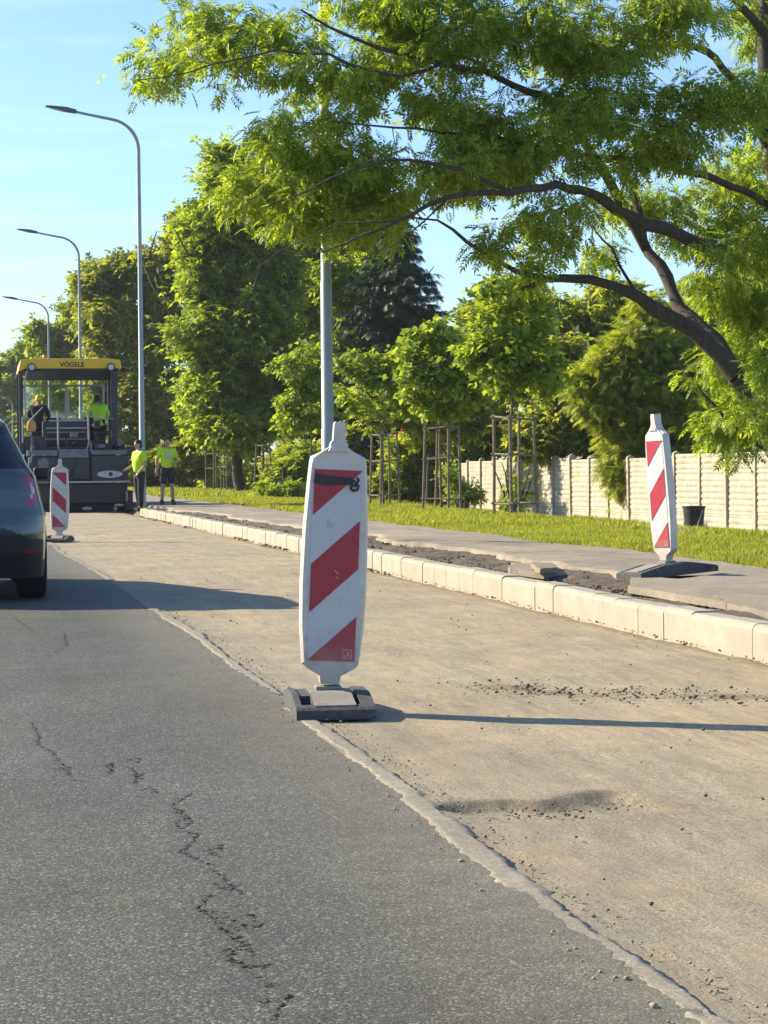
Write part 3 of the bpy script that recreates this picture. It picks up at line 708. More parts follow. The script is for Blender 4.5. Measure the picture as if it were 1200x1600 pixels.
for a in [(1150, 270, 90, 80, 3.4, 28.2, 1), (1000, 320, 90, 50, 2.2, 28.4, .8), (1110, 360, 90, 50, 2.4, 28.4, .8), (1120, 450, 80, 50, 2.4, 28.6, .9), (1180, 500, 60, 60, 2.2, 28.6, .9), (1120, 560, 50, 40, 1.2, 28.6, .8), (1150, 660, 60, 60, 2.4, 27.6, .6), (1195, 600, 30, 50, .8, 27.8, .6), (940, 390, 40, 35, .6, 27, .5), (1185, 640, 35, 50, .8, 25.0, .4), (1200, 560, 30, 40, .6, 25, .4), (1190, 20, 80, 80, 2.2, 28.2, 1), (1190, 380, 60, 60, 1.6, 25, .6)]: bl(*a)
for a in [(1270, 200, 110, 240, 6, 27.5, 2.2), (1310, 420, 110, 150, 3, 27.5, 2.2), (1000, -90, 300, 80, 4, 26, 2), (1350, -50, 200, 150, 3, 28, 3)]: bl(*a)
tips = blob_points(BL, 1500, .05)
grow_tree(ash, limbs, tips, 'ash', .168, 17, .125, M['bark'], M['leaf_ash'], twig=.0075, droop=.45, reach=.7, rootbias=.1, name_scale=.78)

def tree(name, label, pos, height, crown, leafkind='maple', leaf=.16, n_tip=260, per=14, trunk_r=.05, trunk_h=None, leafm='leaf_maple', bark='bark', spread=.22, group=None, lean=(0, 0), lowest=.3, cat='tree', seedrot=None):
    """crown: list of (dx,dy,dz,rx,ry,rz,weight) in metres from the base"""
    root = empty(name, pos, label=label, cat=cat, group=group)
    h = height
    tr = np.array([(0, 0, -.2), (lean[0] * .3, lean[1] * .3, h * .35), (lean[0] * .7, lean[1] * .7, h * .65), (lean[0], lean[1], h * .8)]); tr[1:-1] += rng.standard_normal((2, 3)) * .02 * h * np.array([1, 1, 0])
    limbs_ = [(tr, trunk_r, trunk_r * .15)]
    if trunk_r > .09:
        for k in range(9):
            f = lowest + (1 - lowest) * .75 * (k + .5) / 9; p = tr[1] * (1 - f) + tr[3] * f; p = np.array([p[0], p[1], h * f])
            a = k * 2.4 + rng.random(); L = (1 - f * .6) * h * .33
            limbs_.append((np.array([p, p + L * .5 * np.array([math.cos(a), math.sin(a), .5]), p + L * np.array([math.cos(a), math.sin(a), .9])]), trunk_r * .4, trunk_r * .08))
    tips = blob_points([(np.array(c[:3]), np.array(c[3:6]), c[6]) for c in crown], n_tip, .3)
    grow_tree(root, limbs_, tips, leafkind, leaf, per, spread, M[bark], M[leafm], twig=max(.006, trunk_r * .05), droop=.3)
    return root

# ---- five staked young maples on the verge
STK = [(803, 10.8), (690, 10.75), (600, 10.9), (480, 10.9), (410, 10.8), (352, 11.2), (325, 11.6)]
def gz(x, y): return float(terr(np.array([x]), np.array([y]))[0])
words = ['right of the row, beside the pale fence', 'second from the right in the row', 'behind and right of the front beacon', 'mostly hidden by the front beacon']
for k, (px, X0) in enumerate(STK[:4]):
    p = col_at(px, X0); d = p.length
    s = 1.0
    if k == 0: cr_ = [(0, 0, 3.1, .75, .8, .6, 3), (.15, 0, 3.9, .6, .6, .6, 2.4), (-.25, 0, 4.5, .5, .5, .4, 1.4), (.5, .1, 2.9, .5, .6, .5, 1.6), (-.6, 0, 3.3, .35, .5, .4, 1), (.3, 0, 4.6, .3, .3, .3, .6)]; H = 4.9
    if k == 1: cr_ = [(0, 0, 2.75, .75, .8, .6, 3), (.1, 0, 3.5, .5, .6, .5, 2), (0, 0, 4.1, .3, .3, .4, .9), (-.5, 0, 3.1, .4, .5, .4, 1)]; H = 4.5
    if k == 2: cr_ = [(-.1, 0, 3.0, .95, .9, .65, 3), (.3, 0, 3.7, .6, .6, .5, 2), (-.6, 0, 3.8, .6, .5, .4, 1.4), (.7, 0, 2.8, .4, .5, .4, 1)]; H = 4.5
    if k == 3: cr_ = [(0.2, 0, 3.2, 1.0, .9, .9, 3), (-.3, 0, 4.3, .8, .6, .6, 2), (-.4, 0, 2.6, .6, .6, .5, 1.2), (.4, 0, 4.8, .5, .5, .4, 1)]; H = 5.2
    z0 = gz(p.x, p.y)
    cr_ = [(a * 1.1, b_, c, d * 1.18, e * 1.15, f * 1.08, g) for a, b_, c, d, e, f, g in cr_] + [(random.uniform(-.9, .9), 0, random.uniform(2.6, 4.2), .25, .3, .25, .35) for _ in range(5)]
    tree('young_maple', 'young staked maple with big bright leaves, ' + words[k], (p.x, p.y, z0), H, cr_, 'maple', .135, 240, 17, .035, group='young maples in a row on the verge', leafm='leaf_maple', spread=.17, bark='bark_light')
# stakes
def cage(px, X0, label, h=1.9, w_=.62, rot=0.2, splay=.0, bars=3, src=None):
    p = col_at(px, X0); z0 = gz(p.x, p.y)
    r = empty('tree_guard', (p.x, p.y, z0), rot, label, 'tree guard', 'wooden stake frames round the young trees')
    c = [(-1, -1), (1, -1), (1, 1), (-1, 1)]
    tops = []
    for (a, b_) in c:
        jx, jy = random.uniform(-.05, .05), random.uniform(-.05, .05); hh = h + random.uniform(-.04, .06)
        top = (a * w_ / 2 * (1 - splay) + jx, b_ * w_ / 2 * (1 - splay) + jy, hh); tops.append(top)
        MB().tube([(a * w_ / 2, b_ * w_ / 2, -.2), ((a * w_ / 2 + top[0]) / 2 + jx * .3, (b_ * w_ / 2 + top[1]) / 2, hh / 2), top], [.034, .032, .03], 8).build('stake', M['stake'], r, True)
    for z in ([h - .06, h * .62, .3] if bars == 3 else [h - .08, h * .6]):
        for k in range(4):
            a = Vector(c[k] + (0,)) * w_ / 2; b2 = Vector(c[(k + 1) % 4] + (0,)) * w_ / 2; f = z / h
            ta = Vector(tops[k]); tb = Vector(tops[(k + 1) % 4]); pa = Vector((a.x, a.y, 0)).lerp(ta, f); pb = Vector((b2.x, b2.y, 0)).lerp(tb, f)
            dv = (pb - pa).normalized() * .06; MB().tube([pa - dv + Vector((0, 0, random.uniform(-.02, .02))), pb + dv], .022, 6).build('rail', M['stake'], r)
    return r
cage(805, 10.8, 'tall square stake frame nearest the camera, before the pale fence', 2.05, .62, .35)
cage(690, 10.75, 'splayed stake frame left of the fence end, second nearest', 2.0, .66, .9, .15)
cage(601, 10.9, 'stake frame just right of the front beacon, before the bushes', 1.95, .6, .3, .2)
cage(411, 10.8, 'narrow pale stake frame left of the front beacon', 1.95, .5, .6, .25, 2)
cage(362, 11.2, 'far stake frame in front of the bright green bank', 1.95, .7, .2, 0, 2)
cage(336, 11.7, 'farthest stake frame, its left posts dark before the green bank', 1.95, .6, .5, 0, 2)

# ---- taller trees, left to right and back
def PT(px, X0): 
    p = col_at(px, X0); return (p.x, p.y, gz(p.x, p.y))
def TP(px, d):
    p = P(px, 760, d); return (p.x, p.y, gz(p.x, p.y))
def img_crown(base, d, items):
    """items: (px,py,rx,ry,w) in picture pixels at distance d, turned into metres about the base; depth comes from rx"""
    out = []
    for (px, py, rx, ry, w_) in items:
        q = P(px, py, d); s = d / F; dd = random.uniform(-.6, .6) * rx * s
        out.append((q.x - base[0] + _fw.x * dd, q.y - base[1] + _fw.y * dd, q.z - base[2], rx * s, rx * s * 1.1, ry * s, w_))
    return out
def bigtree(name, label, px, d, items, n, per, leaf, leafm, r=.2, kind='cluster', group='tall trees beyond the verge', spread=.45, cat='tree', bark='bark'):
    b_ = TP(px, d); cr_ = img_crown(b_, d, items); H = max(c[2] + c[5] * .6 for c in cr_)
    return tree(name, label, b_, H, cr_, kind, leaf, n, per, r, leafm=leafm, spread=spread, group=group, cat=cat, bark=bark)
bigtree('maple_tree', 'tall bright maple whose left side glows in the sun, behind the two workers', 375, 88,
        [(370, 285, 45, 40, 2.2), (340, 350, 55, 50, 3), (420, 330, 60, 60, 3), (320, 430, 55, 55, 3.2), (400, 430, 70, 60, 4), (330, 520, 60, 50, 3.2), (410, 520, 60, 60, 3.6), (340, 600, 60, 50, 3), (400, 610, 60, 55, 3), (380, 670, 60, 35, 2), (320, 660, 45, 35, 1.2), (350, 245, 25, 20, .8)], 1300, 18, .3, 'leaf_maple', .22)
bigtree('maple_tree', 'dense mid green maple standing between the bright maple and the dark spruce', 505, 96,
        [(470, 350, 60, 60, 3), (540, 400, 60, 60, 3), (480, 450, 60, 60, 3), (540, 500, 60, 60, 3), (470, 560, 60, 60, 3), (440, 640, 60, 50, 2.5), (520, 620, 60, 50, 2.5), (560, 330, 50, 50, 1.5), (450, 280, 40, 30, 1)], 950, 16, .31, 'leaf_green', .22)
bigtree('chestnut_tree', 'broad dark chestnut tree behind the nearest full street lamp', 215, 125,
        [(200, 425, 55, 40, 3), (150, 450, 40, 45, 2.5), (255, 440, 45, 50, 3), (180, 510, 60, 50, 3.5), (250, 520, 50, 50, 3), (160, 590, 50, 50, 3), (240, 610, 50, 60, 3), (270, 680, 60, 50, 2.4), (180, 670, 60, 50, 2.5), (290, 390, 35, 40, 1.5), (290, 340, 22, 22, .7)], 1000, 16, .4, 'leaf_dark', .3)
bigtree('lime_tree', 'rounded green tree above the left half of the yellow canopy', 110, 165,
        [(110, 520, 40, 30, 3), (80, 545, 40, 30, 3), (130, 560, 40, 40, 3), (90, 600, 45, 40, 3), (130, 640, 45, 45, 3), (65, 520, 22, 16, 1), (115, 480, 18, 18, .8), (70, 650, 45, 40, 2), (100, 700, 50, 30, 2), (150, 700, 40, 30, 2)], 700, 14, .45, 'leaf_green', .3)
bigtree('lime_tree', 'farthest round tree at the left edge of the photo', 35, 230,
        [(50, 550, 28, 24, 2.5), (20, 570, 28, 26, 3), (45, 600, 34, 34, 3), (10, 620, 34, 34, 3), (45, 660, 40, 34, 3), (-20, 600, 30, 40, 3), (-20, 660, 34, 34, 3), (-60, 640, 34, 44, 3), (40, 700, 40, 26, 2), (0, 705, 40, 26, 2)], 600, 12, .6, 'leaf_green', .3)
bigtree('wild_tree', 'mid green tree behind the young maples, left of the sky gap', 585, 112,
        [(600, 420, 45, 50, 2), (560, 460, 50, 50, 2), (620, 520, 50, 50, 2), (580, 600, 60, 50, 2), (640, 620, 50, 50, 2), (600, 350, 35, 35, 1)], 560, 14, .38, 'leaf_green', .25)
bigtree('birch_tree', 'pale feathery tree filling the gap under the ash limb', 850, 78,
        [(760, 520, 35, 40, 2), (800, 490, 40, 40, 2.4), (860, 500, 50, 45, 3), (930, 510, 50, 40, 3), (880, 570, 60, 50, 3), (800, 590, 45, 50, 2), (960, 470, 40, 30, 1.6), (900, 620, 60, 50, 2), (745, 490, 18, 22, .6)], 620, 14, .34, 'leaf_pale', .16, spread=.35)
bigtree('shade_tree', 'dark dense tree behind the fence right of the tall stake frame', 890, 68,
        [(870, 560, 45, 40, 3), (900, 610, 55, 50, 3), (860, 660, 45, 40, 3), (930, 660, 50, 45, 3), (960, 590, 40, 50, 2), (830, 690, 35, 30, 1.6)], 520, 14, .28, 'leaf_dark', .15, spread=.35)
bigtree('garden_tree', 'tall leafy tree rising behind the fence at the right edge', 1180, 72,
        [(1150, 470, 70, 60, 3), (1200, 560, 70, 70, 3), (1120, 560, 50, 50, 2.5), (1180, 640, 70, 60, 3), (1230, 430, 80, 80, 3), (1060, 520, 50, 40, 2), (1240, 680, 60, 50, 2), (1080, 620, 60, 60, 2)], 620, 14, .34, 'leaf_green', .2, spread=.4)
# ---- bushes
bigtree('hazel_tree', 'pale rounded hazel filling the space behind the two middle young maples', 665, 72, [(640, 620, 40, 40, 2), (700, 600, 35, 40, 2), (730, 640, 35, 40, 2), (670, 660, 40, 30, 2), (600, 640, 35, 35, 1.5), (760, 560, 30, 40, 1.4), (700, 540, 25, 25, .8)], 380, 15, .26, 'leaf_pale', .1, spread=.3)
bigtree('maple_tree', 'lower bright maple between the near lamp pole and the spruce', 560, 90, [(540, 560, 45, 50, 2.4), (590, 540, 40, 45, 2), (560, 470, 40, 40, 2), (610, 600, 40, 40, 2), (520, 640, 45, 35, 2), (570, 670, 40, 30, 1.5), (530, 430, 35, 35, 1.4)], 480, 16, .3, 'leaf_maple', .15)
def bush(label, px, d, items, n, per, leaf, leafm, kind='cluster', name='bush', cat='bush'):
    b_ = TP(px, d); cr_ = img_crown(b_, d, items)
    root = empty(name, b_, label=label, cat=cat, group='bushes along the verge')
    limbs_ = []
    for k in range(5):
        a = k * 1.3; limbs_.append((np.array([(0, 0, -.1), (math.cos(a) * .25, math.sin(a) * .25, .5), (math.cos(a) * .5, math.sin(a) * .5, 1.1)]), .03, .008))
    tips = blob_points([(np.array(c[:3]), np.array(c[3:6]), c[6]) for c in cr_], n, .2)
    grow_tree(root, limbs_, tips, kind, leaf, per, .22, M['bark'], M[leafm], twig=.006, droop=.1, trunk_name='stem', crown_name='foliage')
    return root
fb = bush('rounded yellow green bush with orange flowers behind the middle stake frame', 650, 74, [(640, 700, 40, 28, 2), (620, 750, 40, 40, 2), (670, 750, 40, 40, 2), (660, 680, 25, 20, 1), (600, 770, 30, 24, 1)], 340, 14, .2, 'leaf_green')
for k in range(14):
    q = P(632 + random.gauss(0, 6), 676 + random.gauss(0, 4), 72.8 + random.random() * .5)
    fl = MB(); fl.ell((q.x - fb.location.x, q.y - fb.location.y, q.z - fb.location.z), (.07, .07, .05), 7, 4); fl.build('flower', M['flower'], fb)
bush('pale leafy bush standing directly behind the fence left end', 745, 81, [(735, 660, 35, 35, 2), (765, 690, 35, 30, 2), (800, 680, 30, 30, 1.4), (730, 700, 26, 24, 1), (770, 640, 30, 24, 1)], 300, 14, .24, 'leaf_pale')
bush('low bright shrub between the second stake frame and the fence', 722, 66, [(715, 765, 16, 22, 1), (740, 775, 14, 14, .7), (700, 740, 10, 18, .5)], 60, 12, .13, 'leaf_maple')
bush('dark shaded bush left of the front beacon', 475, 82, [(450, 730, 35, 40, 2), (490, 740, 35, 40, 2), (530, 720, 40, 50, 2), (570, 740, 35, 40, 2), (545, 690, 30, 26, 1)], 420, 14, .24, 'leaf_dark')
bush('dark undergrowth behind the two workers', 300, 108, [(290, 725, 40, 40, 2), (250, 730, 30, 40, 2), (320, 700, 40, 22, 1), (210, 740, 30, 40, 2), (425, 745, 30, 30, 1.5)], 380, 13, .3, 'leaf_dark')
bush('mid green shrub in front of the shaded bush, left of the front beacon', 455, 76, [(450, 740, 26, 28, 2), (480, 720, 26, 30, 2), (430, 760, 24, 20, 1.4), (520, 750, 30, 26, 1.4)], 190, 13, .2, 'leaf_green')
bush('small light shrub low on the verge beside the front beacon', 440, 74, [(460, 765, 20, 14, 1), (430, 770, 12, 10, .5)], 60, 12, .15, 'leaf_maple')
bush('sunlit green hedge bank seen between the far stakes', 355, 150, [(350, 745, 40, 34, 2), (390, 750, 30, 30, 1), (320, 755, 20, 26, 1)], 300, 14, .32, 'leaf_pale', name='hedge', cat='hedge')
bush('weedy climbing plant inside the tallest stake frame', 805, 44.6, [(805, 770, 8, 30, 1), (800, 790, 10, 16, .6)], 40, 10, .09, 'leaf_green', name='climber', cat='plant')

# ---- conifers
def conifer(name, label, pos, H, Rb, mat, n_tier, spray, per, z_lo=.08, dens=1.0, lean=0):
    root = empty(name, pos, label=label, cat='tree', group='conifers beyond the verge')
    ch = [(np.array([(0, 0, -.3), (0, 0, H * .5), (lean, 0, H)]), np.array([.14, .09, .01]))]
    O = []; D = []; Sz = []
    for k in range(n_tier):
        f = (k + rng.random() * .6) / n_tier; z = H * (z_lo + (1 - z_lo) * f); L0 = Rb * (1 - f) ** .75 + .12
        nb_ = int(5 + 5 * (1 - f))
        for j in range(nb_):
            a = 2 * np.pi * (j + rng.random() * .7) / nb_; L = L0 * (.65 + .5 * rng.random()); tt = np.linspace(0, 1, 7)
            q = np.stack([np.cos(a) * L * tt, np.sin(a) * L * tt, z + L * (-.28 * tt + .0 * tt + .18 * tt ** 2) + .06 * np.sin(tt * 3)], 1)
            ch.append((q, np.linspace(.02, .005, 7)))
            m_ = int(per * L * dens) + 3; t_ = rng.random(m_) ** .7; i0 = np.minimum((t_ * 6).astype(int), 5); fr = (t_ * 6 - i0)[:, None]
            O.append(q[i0] * (1 - fr) + q[i0 + 1] * fr)
            side = rng.choice([-1, 1], m_); w_ = np.array([-np.sin(a), np.cos(a), 0]); rd = np.array([np.cos(a), np.sin(a), 0])
            D.append(rd[None] * (.7 + .4 * rng.random((m_, 1))) + w_[None] * (side * rng.random(m_) * 1.0)[:, None] + np.array([0, 0, -1]) * (.25 + .5 * rng.random((m_, 1))))
            Sz.append(spray * (.6 + .6 * rng.random(m_)) * (.6 + .4 * (1 - t_)))
    tubes('trunk', ch, M['bark'], root)
    scatter_leaves('crown', 'spray', np.concatenate(O), np.concatenate(D), np.concatenate(Sz), M[mat], root)
    return root
p = TP(625, 84); conifer('spruce_tree', 'dark blue green spruce with layered boughs, against the sky gap', p, 11.6, 4.2, 'needle_dark', 36, .6, 20)
p = TP(545, 104); conifer('spruce_tree', 'second dark spruce half hidden behind the tall maples', p, 13, 3, 'needle_dark', 30, .9, 9)
bigtree('yew_tree', 'broad bright green conifer with drooping boughs hanging over the fence', 1010, 60.5,
        [(950, 570, 35, 35, 2), (1000, 530, 45, 40, 2.6), (1050, 560, 45, 45, 2.6), (1000, 610, 55, 45, 3), (1060, 640, 50, 45, 3), (935, 635, 35, 30, 1.6), (1000, 680, 55, 35, 2.6), (965, 735, 22, 40, 1.3), (985, 760, 12, 25, .5), (1040, 715, 40, 28, 1.6), (905, 600, 22, 25, .8), (1015, 485, 26, 26, .9), (1090, 600, 35, 40, 1.6)], 900, 15, .3, 'needle_green', .13, kind='spray', spread=.22, group='conifers beyond the verge')
bigtree('yew_tree', 'smaller drooping conifer over the fence, right of the right beacon', 1120, 59,
        [(1105, 650, 35, 40, 2), (1130, 700, 40, 35, 2), (1095, 715, 35, 30, 1.5), (1150, 640, 35, 35, 1.5), (1125, 750, 16, 25, .5)], 330, 15, .28, 'needle_green', .1, kind='spray', spread=.2, group='conifers beyond the verge')
p = TP(915, 70); conifer('yew_tree', 'shaded conifer behind the fence, left of the bright drooping one', p, 5.6, 1.9, 'needle_green', 20, .4, 24, .12)

# ---- grass
def grass(name, x0, x1, y0, y1, dens, hgt, wid, label):
    area = (x1 - x0) * (y1 - y0); n = int(area * dens)
    x = x0 + (x1 - x0) * rng.random(n); y = y0 + (y1 - y0) * rng.random(n)
    clump = fbm(x * 1.7, y * 1.2, 3); keep = rng.random(n) < np.clip(.72 + .75 * clump, .08, 1) * np.clip((x - 6.62 - .15 * vnoise(y * 1.5, y * 0 + 6)) / .25, 0, 1); x, y, clump = x[keep], y[keep], clump[keep]; n = len(x)
    z = terr(x, y) - .01; a = rng.random(n) * 6.28; h = hgt * (.5 + .8 * rng.random(n)) * (1 + .35 * clump); ln = .6 * h * rng.random(n); wa = rng.random(n) * 6.28
    wdt = wid * (.7 + .6 * rng.random(n)); c, s = np.cos(a), np.sin(a); cx_, sx_ = np.cos(wa), np.sin(wa)
    b0 = np.stack([x - sx_ * wdt, y + cx_ * wdt, z], 1); b1 = np.stack([x + sx_ * wdt, y - cx_ * wdt, z], 1)
    mid = np.stack([x + c * ln * .35, y + s * ln * .35, z + h * .6], 1); tipp = np.stack([x + c * ln, y + s * ln, z + h], 1)
    mw = np.stack([sx_ * wdt * .7, -cx_ * wdt * .7, 0 * x], 1)
    V = np.stack([b0, b1, mid + mw, tipp, mid - mw], 1).reshape(-1, 3); i = np.arange(n)[:, None] * 5
    tag(link_mesh(name, np_mesh(name, V, i + np.array([[0, 1, 2, 3, 4]])), M['grass']), label, 'grass', kind='stuff')
grass('grass', 6.6, 10, 14, 34, 2000, .06, .005, 'bright green grass on the verge beside the pavement')
grass('grass', 10, 19, 28, 62, 480, .09, .009, 'grass sloping down to the pale concrete fence')
grass('grass', 6.6, 12, 34, 75, 560, .085, .009, 'grass strip running away past the stake frames')
grass('grass', 12, 19, 62, 110, 160, .2, .02, 'rougher grass far along the fence and bushes')
grass('grass', 6.6, 12, 75, 130, 130, .18, .02, 'distant strip of grass behind the workers')

# ================================================================ FENCE
fence = empty('concrete_fence', (18.0, 0, 0), label='pale precast concrete panel fence with ribbed slabs behind the verge', cat='fence')
PL = 1.95
def panel_mesh(kind):
    nx, nzz = 60, 100; u = np.linspace(0, PL - .1, nx); v = np.linspace(0, 2.0, nzz); U, Vv = np.meshgrid(u, v)
    row = Vv / .145; fr = row - np.floor(row); brick = (U / .31 + .5 * (np.floor(row) % 2)); fb_ = brick - np.floor(brick)
    if kind: rel = .02 * np.sqrt(np.clip(np.sin(np.pi * fr), 0, 1)) * np.sqrt(np.clip(np.sin(np.pi * fb_), 0, 1)) + .006 * fbm(U * 14, Vv * 14, 3)
    else: rel = .032 * (np.clip(np.sin(np.pi * fr), 0, 1) ** .5) + .006 * fbm(U * 10, Vv * 16, 3)
    gap = np.abs((Vv / .5) - np.round(Vv / .5)) < .02; rel = np.where(gap, -.008, rel)
    Vf = np.stack([-.03 - rel, U, Vv], -1).reshape(-1, 3); i = (np.arange(nx - 1)[None] + nx * np.arange(nzz - 1)[:, None]).ravel(); Ff = np.stack([i, i + nx, i + nx + 1, i + 1], 1)
    Vb = np.array([(.02, 0, 0), (.02, PL - .1, 0), (.02, PL - .1, 2), (.02, 0, 2), (-.03, 0, 0), (-.03, PL - .1, 0), (-.03, PL - .1, 2), (-.03, 0, 2)]); nb0 = len(Vf)
    Fb = np.array([[0, 1, 2, 3], [3, 2, 6, 7], [0, 3, 7, 4], [1, 5, 6, 2]]) + nb0
    return np_mesh('panel', np.concatenate([Vf, Vb]), np.concatenate([Ff, Fb]), False)
pmA = panel_mesh(0); pmB = panel_mesh(1); pmA.materials.append(M['fence_concrete']); pmB.materials.append(M['fence_concrete'])
pb = MB(); pb.prism([(-.11, -.5), (.09, -.5), (.09, 2.05), (-.02, 2.1), (-.11, 2.05)], -.065, .065, 'y')
y = 36.0; first = pb.build('post', M['fence_concrete'], fence); k = 0
dec = MB()
while y < 90:
    z0 = gz(18, y) + .0 - .02 + .05 * math.sin(y * .3) + .12
    po = first if k == 0 else first.copy()
    if k: COL.objects.link(po)
    po.parent = fence; po.location = (0, y, z0)
    po.rotation_euler = (random.uniform(-.01, .01), random.uniform(-.01, .01), 0)
    pn = bpy.data.objects.new('panel', pmB if y > 68 else pmA); COL.objects.link(pn); pn.parent = fence
    pn.location = (0, y + .05, z0 + random.uniform(-.02, .0)); pn.rotation_euler = (0, random.uniform(-.012, .012), 0)
    y += PL; k += 1

# grating-like ventilation tops on the panels near the stake frame
tub = empty('bin', (0, 0, 0), label='black open tub standing on the grass in front of the fence', cat='bin')
p = col_at(1084, 14.6); tub.location = (p.x, p.y, gz(p.x, p.y))
MB().lathe([(.17, .0), (.2, .3), (.225, .54), (.24, .55), (.24, .58), (.21, .58), (.17, .05)], 20).build('body', M['black'], tub, True)
MB().tube([(.1, -.24, .5), (.02, -.27, .3), (-.05, -.23, .05)], .012, 6).build('handle', M['rail'], tub)

# ================================================================ STREET LAMPS
def lamp(px, X0, label, H=10.0, name='street_lamp'):
    p = col_at(px, X0)
    r = empty(name, (p.x, p.y, .12), 0, label, 'street lamp', 'street lamps standing behind the kerb')
    MB().tube([(0, 0, -.1), (0, 0, 1.4), (0, 0, 1.41), (0, 0, 3.2), (0, 0, 3.21), (0, 0, H - 1.1)], [.082, .08, .074, .07, .064, .045], 16).build('pole', M['steel'], r, True)
    pts = [(0, 0, H - 1.1)]
    for k in range(1, 9):
        a = k / 8 * R(80); pts.append((-.75 + .75 * math.cos(a), 0, H - 1.1 + .75 * math.sin(a)))
    x, _, z = pts[-1]; pts += [(x - .6, 0, z + .11), (x - 1.0, 0, z + .19)]
    MB().tube(pts, [.045] * 5 + [.038] * 4 + [.034, .032], 12).build('arm', M['steel'], r, True)
    T = Matrix.Translation(pts[-1]) @ Matrix.Rotation(R(9), 4, 'Y')
    head = MB(); head.prism([(.1, -.04), (.1, .04), (-.15, .065), (-.5, .035), (-.66, .01), (-.66, -.005), (-.2, -.045)], -.1, .1, 'y', T); head.build('lamp_head', M['lamp_head'], r, bevel=.012)
    MB().prism([(-.2, -.053), (-.2, -.046), (-.56, -.018), (-.56, -.026)], -.08, .08, 'y', T).build('lens', M['lens'], r)
    MB().box(-.05, .05, -.088, -.078, .5, .85).build('door', M['steel'], r)
    return r
lamp(513, 4.36, 'thick grey lamp pole rising into the ash crown behind the front beacon')
l1 = lamp(223, 4.36, 'nearest full street lamp, rising right of the paver canopy')
lamp(128, 4.3, 'street lamp rising from above the yellow canopy lettering', 10.0)
lamp(79, 4.25, 'small third street lamp left of the canopy middle', 9.8)
lamp(21, 4.3, 'tiny distant street lamp left of the machine', 8.0)
q0 = l1.location + Vector((0, 0, 6.3)); q1 = P(262, 470, 75); q0 = Vector(q0)
tag(MB().tube([q0.lerp(q1, s / 10) - Vector((0, 0, .35 * math.sin(math.pi * s / 10))) for s in range(11)], .016, 6).build('overhead_cable', M['wire']), 'thin grey cable sloping from the nearest full lamp pole into the trees', 'cable')
q0 = P(213, 262, 51.0); 

